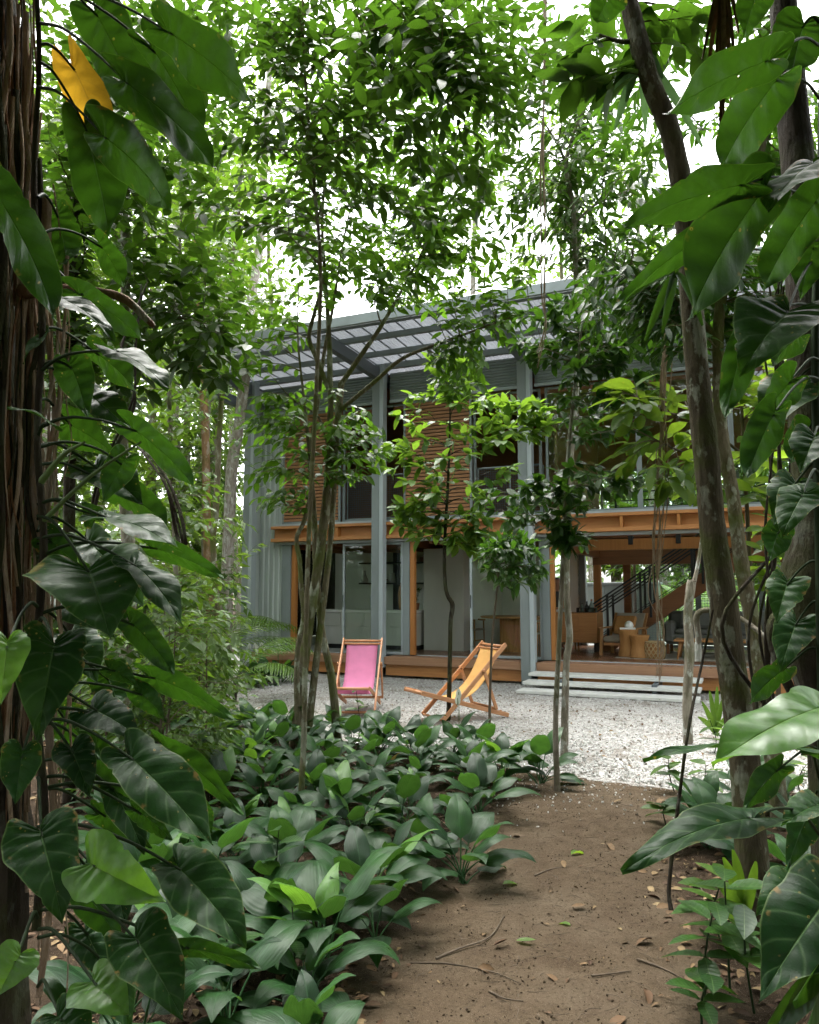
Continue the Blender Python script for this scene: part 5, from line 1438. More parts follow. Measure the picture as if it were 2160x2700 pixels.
ph = tag(empty('climbing_philodendron', (0, 0, 0)), 'philodendron climbing the rooted trunk at left with large drooping heart leaves', 'plant')
stem_mesh(ph, [(95, 2450, 2.2, .012), (118, 2150, 2.2, .012), (92, 1800, 2.2, .011), (116, 1450, 2.2, .011), (98, 1150, 2.2, .010), (112, 850, 2.2, .010), (90, 500, 2.22, .009), (104, 150, 2.2, .008), (90, -120, 2.2, .007)], BARK_D, 'stem', 8, .08, rg, bottom=False)
LL = [  # base, tip, width, Yb, Yt, side, attach y, material, tint
 (441, 81, 665, 269, 150, 2.0, 1.95, 'u', -30, 0, .35), (325, 213, 560, 441, 140, 2.05, 1.95, 'u', 60, 0, .25), (269, 357, 440, 551, 150, 2.1, 2.0, 'u', 230, 3, .85),
 (225, 330, 288, 626, 160, 2.2, 2.15, 'u', 160, 0, .75), (190, 170, 303, 463, 130, 2.22, 2.2, 'u', 120, 2, .5), (250, 30, 372, 300, 190, 2.3, 2.25, 'u', -60, 0, .1),
 (400, 125, 545, 407, 110, 2.15, 2.1, 'u', -40, 0, .15), (-30, 480, 141, 842, 150, 1.35, 1.30, 'u', 300, 3, .3), (203, 770, 378, 898, 90, 2.1, 2.05, 'u', 700, 0, .6),
 (150, 785, 302, 903, 80, 2.0, 1.92, 's', 760, 0, .4), (301, 925, 445, 1027, 100, 2.1, 2.0, 's', 985, 0, .5), (183, 955, 229, 1098, 110, 2.2, 2.15, 'u', 985, 3, .5),
 (139, 1120, 20, 1076, 75, 2.1, 2.0, 's', 1150, 3, .6), (346, 1127, 514, 1288, 95, 2.1, 2.02, 'u', 1130, 0, .9), (274, 1366, 480, 1460, 120, 2.15, 2.05, 's', 1330, 0, .35),
 (250, 1370, 215, 1322, 120, 2.2, 2.2, 'u', 1330, 3, .4), (232, 1502, 290, 1684, 235, 2.1, 1.95, 't', 1360, 0, .55), (350, 1487, 482, 1655, 105, 2.1, 2.0, 's', 1420, 0, .2),
 (399, 1443, 588, 1527, 85, 2.2, 2.15, 'u', 1470, 0, .75), (144, 1697, 98, 1960, 200, 2.0, 1.9, 't', 1640, 0, .15), (20, 1690, 2, 1860, 120, 1.8, 1.75, 't', 1600, 1, .4),
 (341, 1638, 458, 1780, 100, 2.25, 2.2, 'u', 1620, 0, .2), (288, 1762, 370, 1815, 80, 2.2, 2.2, 'u', 1770, 0, .3), (394, 1784, 612, 1900, 85, 2.3, 2.2, 'u', 1800, 0, .7),
 (362, 1823, 440, 1905, 90, 2.3, 2.25, 'u', 1830, 0, .7), (341, 1994, 560, 2230, 180, 2.15, 2.05, 't', 1900, 0, .3), (432, 1969, 637, 2150, 90, 2.3, 2.22, 'u', 1870, 0, .7),
 (106, 2190, 165, 2436, 205, 2.0, 1.92, 't', 2050, 0, .25), (238, 2278, 437, 2378, 165, 1.95, 1.9, 'l', 2200, 1, .75), (466, 2284, 648, 2500, 185, 2.05, 1.95, 't', 2180, 0, .3),
 (357, 2472, 484, 2692, 220, 1.95, 1.88, 't', 2300, 0, .35), (241, 2590, 343, 2680, 150, 1.9, 1.85, 't', 2450, 1, .5), (55, 2515, -5, 2625, 150, 1.75, 1.72, 't', 2420, 1, .3),
 (357, 2138, 453, 2216, 80, 2.25, 2.2, 'u', 2050, 0, .6), (188, 1975, 237, 2105, 105, 2.2, 2.15, 't', 1900, 0, .0), (244, 1869, 372, 1948, 125, 2.25, 2.2, 't', 1820, 0, .05),
 (150, 2680, 250, 2790, 150, 1.85, 1.8, 't', 2600, 0, .4), (300, 2330, 330, 2440, 120, 2.2, 2.15, 's', 2280, 0, .1), (480, 2500, 690, 2560, 70, 2.1, 2.05, 'u', 2400, 0, .3),
 (60, 1980, 40, 2120, 130, 2.1, 2.05, 'u', 1900, 0, .1), (330, 1210, 270, 1330, 100, 2.35, 2.3, 'u', 1180, 0, .5), (260, 640, 330, 760, 90, 2.4, 2.4, 'u', 620, 0, .5), (150, 560, 175, 700, 90, 2.35, 2.3, 'u', 520, 0, .2),
 (300, 1560, 330, 1640, 110, 2.3, 2.3, 'u', 1540, 0, .5), (120, 1420, 210, 1500, 110, 2.3, 2.3, 'u', 1400, 0, .3), (120, 880, 60, 960, 90, 2.2, 2.2, 's', 860, 0, .3), (530, 2130, 560, 2200, 60, 2.3, 2.3, 'u', 2080, 0, .4)]
PM = [PHILO, PHILO_L, PHILO_Y, PHILO]
for k, (bx, by, tx, ty, w, Yb, Yt, sd, ay, mi, ti) in enumerate(LL):
    philo_leaf(ph, 700 + k, bx, by, tx, ty, w, Yb, Yt, sd, (100, ay, 2.2) if k != 7 else (-70, 420, 1.6), PM[mi], .45 + .25 * ((k * 7) % 5) / 5, ti)
re_ = random.Random(12)
for k in range(18):                      # older, shaded leaves behind
    y = 930 + 95 * k + re_.uniform(-30, 30); x = re_.uniform(150, 300)
    philo_leaf(ph, 760 + k, x, y, x + re_.uniform(30, 150), y + re_.uniform(90, 190), re_.uniform(90, 150), 2.45, 2.4, re_.choice('uut'), (100, y - 60, 2.25), PHILO, .55, re_.uniform(0, .5))
# pale young stalks
for a, b, c, d, r in ((108, 1380, 372, 1165, .008), (108, 1270, 225, 1165, .011)):
    A, B = W(a, b, 2.2), W(c, d, 2.1)
    V, F = tube_np(smooth_path([A, A.lerp(B, .5) + Vector((0, 0, .02)), B]), np.linspace(r, .003, 9), 7)
    link('young_shoot', np_mesh('young_shoot', V, [F], STEM), ph)

pr2 = tag(empty('climbing_philodendron', (0, 0, 0)), 'philodendron at right whose long backlit leaves hang before the leaning trunk', 'plant')
stem_mesh(pr2, [(2175, 2500, 2.6, .016), (2170, 2000, 2.6, .016), (2160, 1400, 2.65, .015), (2150, 900, 2.65, .014), (2165, 400, 2.65, .013), (2170, -60, 2.65, .010)], STEM_D, 'stem', 8, .08, rg, bottom=False)
RR_ = [(2032, 157, 1757, 302, 150, 2.2, 2.1, 'u', 120, 3, .55), (2057, 200, 1900, 455, 170, 2.35, 2.3, 'u', 260, 3, .6), (1969, 485, 1654, 602, 135, 2.1, 2.0, 'u', 520, 3, .45), (2010, 505, 1819, 842, 215, 2.2, 2.1, 'u', 560, 3, .3),
 (1915, 588, 1626, 816, 90, 2.3, 2.2, 'u', 600, 3, .6), (2144, 430, 2025, 558, 110, 2.2, 2.1, 's', 480, 0, .4), (2160, 520, 2013, 766, 160, 2.35, 2.3, 'u', 640, 3, .7), (2082, 820, 1950, 995, 200, 2.0, 1.92, 't', 700, 0, .35),
 (1975, 860, 1912, 1106, 95, 2.25, 2.2, 'u', 820, 3, .5), (2046, 1082, 1972, 1260, 110, 2.3, 2.25, 'u', 1000, 3, .2), (2175, 1862, 1879, 2021, 215, 1.8, 1.7, 's', 1950, 1, .25), (2110, 1978, 1698, 2012, 80, 2.0, 1.9, 'v', 2050, 0, .45),
 (1990, 2157, 1640, 2302, 135, 1.95, 1.85, 's', 2200, 0, .15), (2190, 2360, 2000, 2645, 260, 1.7, 1.62, 't', 2400, 0, .05), (1612, -25, 1575, 62, 130, 2.4, 2.4, 'u', -60, 3, .4), (2000, -30, 1962, 98, 110, 2.4, 2.4, 'u', -60, 3, .5),
 (2120, 60, 2090, 200, 130, 2.6, 2.55, 'u', 60, 3, .4), (2090, 1000, 2010, 1120, 110, 2.5, 2.45, 'u', 950, 3, .6), (2120, 1300, 2060, 1420, 100, 2.3, 2.25, 't', 1250, 0, .3), (2150, 640, 2110, 790, 120, 2.4, 2.4, 'u', 640, 3, .5), (2160, 2120, 2060, 2180, 100, 2.3, 2.25, 's', 2150, 0, .4), (2150, 1150, 2110, 1250, 110, 2.35, 2.3, 't', 1150, 0, .1)]
for k, (bx, by, tx, ty, w, Yb, Yt, sd, ay, mi, ti) in enumerate(RR_):
    philo_leaf(pr2, 800 + k, bx, by, tx, ty, w, Yb, Yt, sd, (2160, ay, 2.6), [PHILO, PHILO_L, PHILO_Y, PHILO_L][mi] if mi != 3 else PHILO, .4 + .25 * ((k * 7) % 5) / 5, ti)

for k in range(12):
    y = 860 + 130 * k + re_.uniform(-40, 40); x = re_.uniform(2040, 2140)
    philo_leaf(pr2, 860 + k, x, y, x - re_.uniform(20, 130), y + re_.uniform(80, 170), re_.uniform(80, 140), 2.7, 2.65, re_.choice('uut'), (2165, y - 50, 2.65), PHILO, .55, re_.uniform(.1, .7))
# ------------------------------------------------------------------ broad leaved lilies of the bed
OLDL = m_leaf('lily_old_leaf', (.20, .13, .03), (.30, .24, .05), .3, .6, (.4, .3, .05), 34, .3, spots=.8, spec=.1)
def lily_mesh(seed, el, L=.30, w=.125, pet=.20, curl=1.2, mat=None):
    rng = np.random.default_rng(seed)
    nj, ns = 12, 3
    V = []; UV = []; F = []
    y, z = 0.0, 0.0; e = el + .35
    path = [(0, 0, 0)]
    for j in range(4): y += math.cos(e) * pet / 4; z += math.sin(e) * pet / 4; e -= .09; path.append((0, y, z))
    tv, tf = tube_np(path, [.006, .005, .0045, .004, .0035], 5)
    V = [tuple(p) for p in tv]; UV = [(.5, .5)] * len(V); F4 = [list(f) for f in tf]
    cl = []; tw = rng.normal(0, .10)
    for j in range(nj):
        v = j / (nj - 1); cl.append((y, z, e, v)); y += math.cos(e) * L / (nj - 1); z += math.sin(e) * L / (nj - 1); e -= curl / (nj - 1) * (.5 + v)
    ph = rng.uniform(0, 6)
    for side in (1, -1):
        o = len(V)
        for (cy_, cz, ce, v) in cl:
            hw = w * .5 * (math.sin(math.pi * min(1, v ** .68)) ** .9 * (1 - .25 * v ** 4) if 0 < v < 1 else (.02 if v == 0 else 0.0))
            for k in range(ns):
                s_ = k / (ns - 1); x = hw * s_
                h = .30 * x - 1.1 * x * x / w + .010 * s_ * math.sin(v * 9 + ph + side) * (hw / w * 2)
                V.append((side * x + tw * v * v * .15, cy_ - math.sin(ce) * h, cz + math.cos(ce) * h)); UV.append((.5 + side * .5 * s_, v))
        for j in range(nj - 1):
            for k in range(ns - 1):
                q = [o + j * ns + k, o + j * ns + k + 1, o + (j + 1) * ns + k + 1, o + (j + 1) * ns + k]
                F4.append(q if side > 0 else q[::-1])
    return np_mesh('leaf', np.array(V), [np.array(F4)], mat or LILY, True, np.array(UV), np.full(len(V), rng.uniform(0, 1)))
LM = [[lily_mesh(40 + 10 * g + k, el, L, w, pt_, cu) for k in range(4)] for g, (el, L, w, pt_, cu) in
      enumerate(((1.10, .29, .150, .22, 1.25), (.78, .33, .178, .20, 1.6), (.52, .32, .170, .17, 1.5), (.25, .26, .14, .12, 1.0)))]
LY = [lily_mesh(90 + k, 1.0, .30, .12, .2, 1.0, LILY_L) for k in range(2)]
LOLD = [lily_mesh(95 + k, .2, .27, .10, .12, 1.3, OLDL) for k in range(2)]
rl_ = random.Random(4)
def lily(label, x, y, n, s, group=None, young=0.0, flowers=0):
    root = tag(empty('lily_clump', (x, y, float(ground_z(x, y)) - .01)), label, 'plant', group)
    a0 = rl_.uniform(0, 6)
    for k in range(n):
        ring = 0 if k < n * .22 else (1 if k < n * .58 else (2 if k < n * .86 else 3))
        me = rl_.choice(LM[ring]) if rl_.random() > young else rl_.choice(LY)
        if ring == 3 and rl_.random() < .16: me = rl_.choice(LOLD)
        o = link('leaf', me, root, (rl_.uniform(-.03, .03), rl_.uniform(-.03, .03), 0))
        o.rotation_euler = (rl_.uniform(-.12, .12), rl_.uniform(-.15, .15), a0 + k * 2.4 + rl_.uniform(-.3, .3))
        q = s * rl_.uniform(.82, 1.15); o.scale = (q, q, q)
    for k in range(flowers): spathe(root, rl_.uniform(-.1, .1), rl_.uniform(-.1, .1), s * rl_.uniform(.48, .58))
    return root
WHT = m_leaf('white_spathe', (.70, .72, .66), (.78, .80, .72), .35, .4, (.8, .85, .7), 20, .1, rib=(.6, .65, .5), under=1.0)
SPM = None
def spathe(root, x, y, h):
    V, F = tube_np([(x, y, 0), (x + .01, y, h * .6), (x, y + .01, h)], [.004, .003, .0025], 5)
    st_ = link('flower_stem', np_mesh('flower_stem', V, [F], STEM), root)
    V, F, UV = leaf_template(.5, .35, -.1)
    link('flower', np_mesh('flower', V * .12 @ np.array([[1, 0, 0], [0, .25, .97], [0, -.97, .25]]) + np.array([x, y, h - .01]), F, WHT, True, UV, np.full(len(V), .5)), st_)
    V, F = tube_np([(x, y - .012, h), (x, y - .015, h + .07)], [.006, .004], 6); link('spadix', np_mesh('spadix', V, [F], STEM), st_)
EXPL = [((1221, 2300), 13, 1.0, 'spreading lily clump on the path edge, nearest the middle of the path', 0, 0), ((1236, 2070), 13, 1.0, 'lily clump in the bed behind the one on the path edge', 0, 0), ((1425, 2050), 12, 1.05, 'lily clump at the foot of the glossy leaved stem beside the gravel', 0, 0),
        ((958, 2400), 14, 1.05, 'large lily clump with a bright young leaf midway along the path edge', .15, 0), ((852, 2535), 13, 1.1, 'lily clump at the bottom bending its leaves over the path', .12, 0), ((1200, 1985), 10, 1.0, 'lily clump with two white flowers in front of the yellow deck chair', 0, 2),
        ((1010, 1985), 11, 1.0, 'lily clump at the gravel edge between the two deck chairs', 0, 0), ((930, 1990), 10, .95, 'lily clump growing against the right foot of the multi-stemmed tree', 0, 0), ((1100, 2040), 12, 1.0, 'lily clump in the bed left of the white flowered one', 0, 0), ((700, 1990), 10, .95, 'lily clump at the gravel edge left of the multi-stemmed tree', 0, 0),
        ((1060, 2200), 12, 1.0, 'lily clump standing alone among dry leaves in mid bed', 0, 0), ((760, 2330), 12, 1.0, 'lily clump just below the slender upright tree', 0, 0), ((690, 2520), 12, 1.05, 'lily clump under the tip of the longest spotted philodendron leaf', 0, 0)]
placed = []
for (px, py), n, s, lab, yg, fw in EXPL:
    p = G(px, py, .05); placed.append((p.x, p.y)); lily(lab, p.x, p.y, n, s, None, yg, fw)
BED = []; tries = 0
while tries < 4000 and len(placed) < 118:
    tries += 1
    y = rl_.uniform(2.75, 9.2); x = rl_.uniform(-3.1, 1.3)
    if x > float(path_mid(y) - path_half(y)) - .12: continue
    if y > float(np.interp(x, GEX, GEY)) - .12: continue
    if x < -.44 * y + .25: continue
    if min(math.hypot(x - a, y - b) for a, b in placed) < .315: continue
    placed.append((x, y))
    zone = 'front' if y < 4.6 else ('middle' if y < 6.4 else 'rear')
    BED.append((x, y, lily('lily clump of the bed', x, y, rl_.randint(6, 11), rl_.uniform(.68, 1.10), 'lilies filling the ' + zone + ' of the bed', .05)))
for k in range(12):
    y = rl_.uniform(3.6, 6.2); x = float(path_mid(y) + path_half(y)) + .25 + rl_.uniform(0, .9)
    ORD.append((y * 100, 'lily clump on the right bank of the path', lily('lily clump', x, y, rl_.randint(7, 10), rl_.uniform(.8, 1.0), 'lilies on the right bank')))
for k, (px, py) in enumerate(((700, 1805), (740, 1800), (665, 1812))):
    p = G(px, py, 0); lily(['white flowering lily clump beside the left deck corner', 'white flowering lily clump just in front of the deck edge', 'white flowering lily clump left of the house corner'][k], p.x, p.y, 14, 1.25, 'white flowering clumps by the deck', .1, 5)

# seedlings and small glossy plants
def seedling(label, x, y, h, n, leaf, mat, tm, seed, group=None, name='seedling'):
    rng = np.random.default_rng(seed); gz = float(ground_z(x, y))
    root = tag(empty(name, (x, y, gz)), label, 'plant', group)
    P = [(0, 0, -.03), (rng.normal(0, .02), rng.normal(0, .02), h * .5), (rng.normal(0, .05), rng.normal(0, .05), h)]
    S = smooth_path(P, 3); V, F = tube_np(S, np.linspace(.006, .003, len(S)), 5)
    link('stem', np_mesh('stem', V, [F], STEM_D), root)
    for k in range(n):
        a = k * 2.4 + rng.uniform(-.3, .3); zf = .45 + .55 * (k + 1) / n; j = min(len(S) - 1, int(zf * (len(S) - 1)))
        tv, tf, tuv = tm
        R = frames(np.array([[math.cos(a), math.sin(a), rng.uniform(-.3, .45)]]), np.array([[0, 0, 1.]]) + rng.normal(0, .2, (1, 3)))
        V, F, UV = instance_np(tv, tf, np.array([S[j]]), R, np.array([leaf * rng.uniform(.75, 1.15)]), tuv)
        link('leaf', np_mesh('leaf', V, F, mat, True, UV, np.full(len(V), rng.uniform(0, 1))), root)
    return root
for k, (px, py) in enumerate(((720, 2420), (560, 2480), (600, 2640), (480, 2330), (660, 2300), (770, 2600), (560, 2120), (640, 2060), (500, 2040), (880, 2150), (980, 2260))):
    p = G(px, py, .05); ORD.append((py * -1.0, 'small glossy seedling among the lilies', None)); ORD[-1] = ORD[-1][:2] + (seedling('small glossy leaved seedling', p.x, p.y, rl_.uniform(.18, .42), rl_.randint(6, 10), .15, LEAF_D, TB, 50 + k, 'seedlings in the bed'),)
p = G(945, 1960); seedling('spindly seedling with drooping leaves before the pink deck chair', p.x, p.y, .62, 8, .15, LEAF_A, TA, 66)
for k, (px, py, h, lf) in enumerate(((1860, 2640, .42, .20), (1925, 2600, .5, .22), (1900, 2470, .35, .18), (1990, 2650, .4, .2), (1850, 2690, .2, .15))):
    p = G(px, py, .03); seedling(['upright seedling with puckered leaves at the right path edge', 'taller puckered seedling against the leaning trunk', 'light green seedling at the foot of the leaning trunk', 'seedling under the large dark leaf at lower right', 'tiny seedling at the very bottom of the right path edge'][k], p.x, p.y, h, 8, lf, LEAF_D if k != 2 else LEAF_B, TB, 70 + k)
for k, (px, py) in enumerate(((1880, 1985), (1930, 2000), (1780, 2080), (1850, 2110), (2060, 2060), (2110, 2100), (1760, 2180))):
    p = G(px, py); ORD.append((px, 'low seedling along the right side of gravel and path', seedling('low seedling', p.x, p.y, rl_.uniform(.15, .4), 7, .18, LEAF_B if k % 2 else LEAF_A, TB, 90 + k, 'seedlings at right')))
# plants in pots indoors
rng = np.random.default_rng(17); cr = Crown(rng)
for k in range(14):
    a = rng.uniform(0, 6.28); path = np.array([(0, 0, .13), (.04 * math.cos(a), .04 * math.sin(a), .28), (.09 * math.cos(a), .09 * math.sin(a), .42)]); cr.tubes.append((path, np.array([.003, .002, .0015]), 4)); cr.leaves_on(path, dict(gap=.05, len=.08, run=.3))
cr.build(PPOT, LEAF_D, STEM_D, TN, 'foliage')
# small feather palm left of the deck
def palm(label, loc, n, L, seed):
    rng = np.random.default_rng(seed); root = tag(empty('feather_palm', loc), label, 'palm')
    V, F = tube_np([(0, 0, -.05), (.01, 0, .12), (0, .01, .28)], [.035, .03, .02], 8); link('trunk', np_mesh('trunk', V, [F], BARK_D), root)
    for k in range(n):
        a = k * 2.4 + rng.uniform(-.2, .2); el = rng.uniform(.7, 1.3); e = el
        pts = [np.array([0, 0, .26])]
        for j in range(14):
            pts.append(pts[-1] + L / 14 * np.array([math.cos(a) * math.cos(e), math.sin(a) * math.cos(e), math.sin(e)])); e -= .11
        pts = np.array(pts); V, F = tube_np(pts, np.linspace(.008, .002, 15), 5)
        fr_ = link('frond', np_mesh('frond', V, [F], STEM), root)
        P = []; A = []; N = []; S = []
        for j in range(4, 15):
            for sub in (0, .5):
                p = pts[j] if sub == 0 or j == 14 else (pts[j] + pts[min(14, j + 1)]) / 2
                t = pts[min(14, j + 1)] - pts[j - 1]; t /= np.linalg.norm(t); h = np.cross(t, [0, 0, 1]); h /= max(1e-6, np.linalg.norm(h))
                for sd in (1, -1):
                    P.append(p); A.append(t * .7 + h * sd + np.array([0, 0, -.25])); N.append(np.cross(h, t) + rng.normal(0, .1, 3)); S.append(.30 * L * (1 - .5 * abs(j - 8) / 7))
        tm = leaf_template(.07, .3, .25)
        V, F, UV = instance_np(tm[0], tm[1], np.array(P), frames(np.array(A), np.array(N)), np.array(S), tm[2])
        lf = link('leaflets', np_mesh('leaflets', V, F, LEAF_B, True, UV, np.repeat(rng.uniform(0, 1, len(P)), len(tm[0]))), fr_); lf['kind'] = 'stuff'
p = G(618, 1850); palm('small feather palm at the left end of the gravel', (p.x, p.y, 0), 9, 1.35, 5)
p = G(560, 1790); palm('taller feather palm in the thicket left of the house corner', (p.x, p.y, 0), 10, 2.0, 6)
p = H(1.5, 8.9); palm('arching feather palm behind the grey storage cabinet', (p.x, p.y, .0), 11, 3.2, 7)
p = H(3.6, 9.2); palm('broad feather palm seen through the stair glazing', (p.x, p.y, .0), 11, 3.0, 8)

# strap leaved epiphyte and dry fronds on the upper right trunks
def straps(label, att, ends, mat, w, name, tint=.3):
    root = tag(empty(name, (0, 0, 0)), label, 'plant'); A = W(*att)
    for k, (px, py, Yd) in enumerate(ends):
        B = W(px, py, Yd); m = 12; V = []; UV = []; F = []
        mid = A.lerp(B, .4) + Vector((0, -.03, .06))
        side = (B - A).cross(Vector((0, 1, 0))).normalized()
        for j in range(m):
            t = j / (m - 1); p = A * (1 - t) ** 2 + mid * 2 * t * (1 - t) + B * t * t
            hw = w * .5 * (math.sin(math.pi * min(.98, .08 + t * .92)) ** .5)
            for s_ in (-1, 0, 1): q = p + side * hw * s_ + Vector((0, abs(s_) * -.012, 0)); V.append(tuple(q)); UV.append((.5 + .5 * s_, t))
        for j in range(m - 1):
            for q in (0, 1): F.append([j * 3 + q, j * 3 + q + 1, j * 3 + q + 4, j * 3 + q + 3])
        link('strap_leaf', np_mesh('strap_leaf', np.array(V), [np.array(F)], mat, True, np.array(UV), np.full(len(V), tint + .1 * (k % 3))), root)
BLUEG = m_leaf('leaf_bluish_strap', (.045, .095, .055), (.075, .14, .075), .3, .4, (.16, .32, .10), 30, .15)
straps('bluish strap leaved epiphyte hanging beside the leaning trunk near the top', (1690, 150, 4.0), [(1585, 300, 4.0), (1620, 345, 4.05), (1700, 350, 4.1), (1730, 330, 4.05), (1650, 270, 3.95), (1850, 390, 4.05), (1745, 210, 3.95)], BLUEG, .055, 'strap_epiphyte')
straps('pale bromeliad like rosette hugging the leaning trunk above the roof line', (1780, 720, 3.72), [(1700, 900, 3.7), (1745, 880, 3.68), (1640, 800, 3.7), (1850, 860, 3.65), (1820, 640, 3.7)], LEAF_D, .045, 'epiphyte')
straps('dead brown palm fibres hanging from the dark edge trunk at the top', (1900, -60, 3.1), [(1850, 160, 3.1), (1880, 250, 3.12), (1905, 330, 3.1), (1935, 180, 3.1), (1870, 90, 3.1), (1925, 280, 3.12), (1895, 430, 3.12), (1945, 90, 3.1), (1860, 220, 3.14)], LITTER, .022, 'dry_fronds', .6)
straps('dark striped strap leaves in the lower right corner', (2200, 2560, 1.75), [(2050, 2700, 1.6), (2000, 2740, 1.6), (2090, 2640, 1.55), (2120, 2720, 1.5)], LEAF_D, .07, 'strap_plant', .1)
straps('bright strap leaved plant growing at the foot of the leaning trunk', tuple([1960, 2430, 3.6]), [(1905, 2260, 3.5), (1930, 2240, 3.55), (1890, 2330, 3.45), (1990, 2270, 3.5), (1870, 2400, 3.4)], LEAF_B, .05, 'strap_plant', .5)
straps('tuft of green strap leaves beside the end of the concrete steps', tuple([1885, 1935, 8.9]), [(1850, 1850, 8.8), (1870, 1820, 8.9), (1905, 1840, 8.9), (1840, 1890, 8.7), (1925, 1880, 8.8), (1890, 1810, 9.0)], LEAF_B, .06, 'strap_plant', .4)

# hanging vines
def vine(label, pts, r, mat, strands=1, spread=6, seed=1, cat='vine'):
    root = tag(empty('hanging_vine', (0, 0, 0)), label, cat); rng = np.random.default_rng(seed)
    for k in range(strands):
        P = [W(a + rng.normal(0, spread), b + (rng.uniform(-60, 60) if j == len(pts) - 1 else 0), c + rng.normal(0, .02)) for j, (a, b, c) in enumerate(pts)]
        S = smooth_path(P, 6); V, F = tube_np(S, np.linspace(r, r * .5, len(S)) * rng.uniform(.6, 1.2), 5, .15, rng)
        link('strand', np_mesh('strand', V, [F], mat), root)
vine('bundle of brown hanging roots before the staircase', [(1770, 780, 6.0), (1752, 1000, 6.0), (1745, 1250, 6.0), (1738, 1420, 6.0), (1732, 1560, 6.0), (1742, 1660, 6.0), (1735, 1760, 6.0)], .006, ROOTM, 9, 9, 2)
vine('long thin twisted liana hanging against the bright sky gap', [(1432, -60, 5.6), (1436, 200, 5.6), (1428, 420, 5.6), (1435, 600, 5.6), (1432, 780, 5.6), (1440, 860, 5.6), (1418, 960, 5.6)], .007, ROOTM, 3, 4, 3)
vine('grey liana looping from behind the leaning trunk down to the dark edge trunk', [(1842, 1745, 4.2), (1838, 1680, 4.2), (1842, 1620, 4.2), (1880, 1608, 4.2), (1960, 1632, 4.1), (2060, 1720, 3.9), (2130, 1810, 3.7), (2180, 1900, 3.5)], .016, BARK_P, 1, 2, 4)
vine('thin dark stem rising along the right path edge', [(1770, 2400, 3.3), (1765, 2330, 3.3), (1790, 2100, 3.35), (1820, 1900, 3.4), (1850, 1750, 3.5), (1880, 1640, 3.5)], .008, BARK_D, 1, 1, 5)
vine('bare vines tangled right of the leaning trunk', [(2010, 1900, 3.5), (1990, 1650, 3.5), (2040, 1400, 3.5), (2060, 1150, 3.5), (2050, 900, 3.5), (2060, 700, 3.4)], .010, BARK_D, 5, 34, 6)
vine('dark arching twigs behind the left philodendron', [(490, 1480, 4.0), (480, 1400, 4.0), (450, 1290, 4.0), (410, 1220, 4.1), (380, 1180, 4.2)], .010, BARK_D, 3, 16, 7)
vine('slanting dark stem crossing behind the left philodendron', [(240, 1420, 3.6), (290, 1250, 3.6), (330, 1060, 3.6), (350, 930, 3.6), (380, 760, 3.7)], .012, BARK_D, 2, 16, 9)

# ------------------------------------------------------------------ litter on the ground
rng = np.random.default_rng(31)
def ground_leaves(n, xs, ys, s0, s1, lift=.006):
    z = ground_z(xs, ys) + lift
    P = np.stack([xs, ys, z], -1); a = rng.uniform(0, 6.28, n)
    A = np.stack([np.cos(a), np.sin(a), rng.normal(0, .12, n)], -1); N = rng.normal(0, .28, (n, 3)) + np.array([0, 0, 1.])
    return P, frames(A, N), rng.uniform(s0, s1, n)
n = 12000
ys = 2.6 + 6.4 * rng.uniform(0, 1, n) ** 1.2; xs = rng.uniform(-1, 1, n) * (.65 * ys) + .1
d = np.abs(xs - path_mid(ys)) - path_half(ys)
ok = (~in_gravel(xs, ys)) & (rng.uniform(0, 1, n) < np.clip(d / .5 + .35, .06, 1)); xs, ys = xs[ok], ys[ok]
P, R, S = ground_leaves(len(xs), xs, ys, .012, .085); S = S * np.where(np.abs(xs - path_mid(ys)) < path_half(ys) - .1, .5, 1.0)
tl = leaf_template(.45, .35, .25)
V, F, UV = instance_np(tl[0], tl[1], P, R, S, tl[2])
tag(link('leaf_litter', np_mesh('leaf_litter', V, F, LITTER, True, UV, np.repeat(rng.uniform(0, 1, len(xs)) ** 1.4, len(tl[0])))), 'dry brown leaf litter under the lilies and along the path', 'leaf litter', kind='stuff')
FALL = [((1985, 2690), 0, 'curled dry leaf at the bottom of the path near the right edge'), ((1650, 2690), .5, 'pale flat dead leaf at the bottom centre of the path'), ((1700, 2615), .4, 'curled brown leaf lying right of the path centre'), ((1360, 2490), .9, 'grey green fallen leaf on the left half of the path'), ((1506, 2260), 1, 'yellowish long leaf lying at mid path'), ((1505, 2445), .95, 'yellow green fallen leaf at the path centre'),
        ((1490, 2295), .8, 'small curled yellow leaf below the long yellowish leaf'), ((1325, 2335), .95, 'green fallen leaf at the left path border'), ((1725, 2215), .9, 'pale leaf by the right side of the far path'), ((1620, 2120), .85, 'light leaf near where the path meets the gravel'), ((1600, 2230), .7, 'dry leaf in the far middle of the path'), ((1440, 2580), .55, 'tan dry leaf on the near left path'), ((1300, 2505), .3, 'dark dry leaf at the near left path border'), ((1720, 2480), .5, 'greenish leaf right of the yellow green one'), ((1260, 2560), .6, 'broad tan leaf where roots cross the path'), ((1545, 2390), .6, 'small round dry leaf above the yellow green one'), ((1750, 2110), .75, 'yellow leaf beside the gravel at right'), ((1350, 2210), .5, 'brown leaf next to the spreading lily clump')]
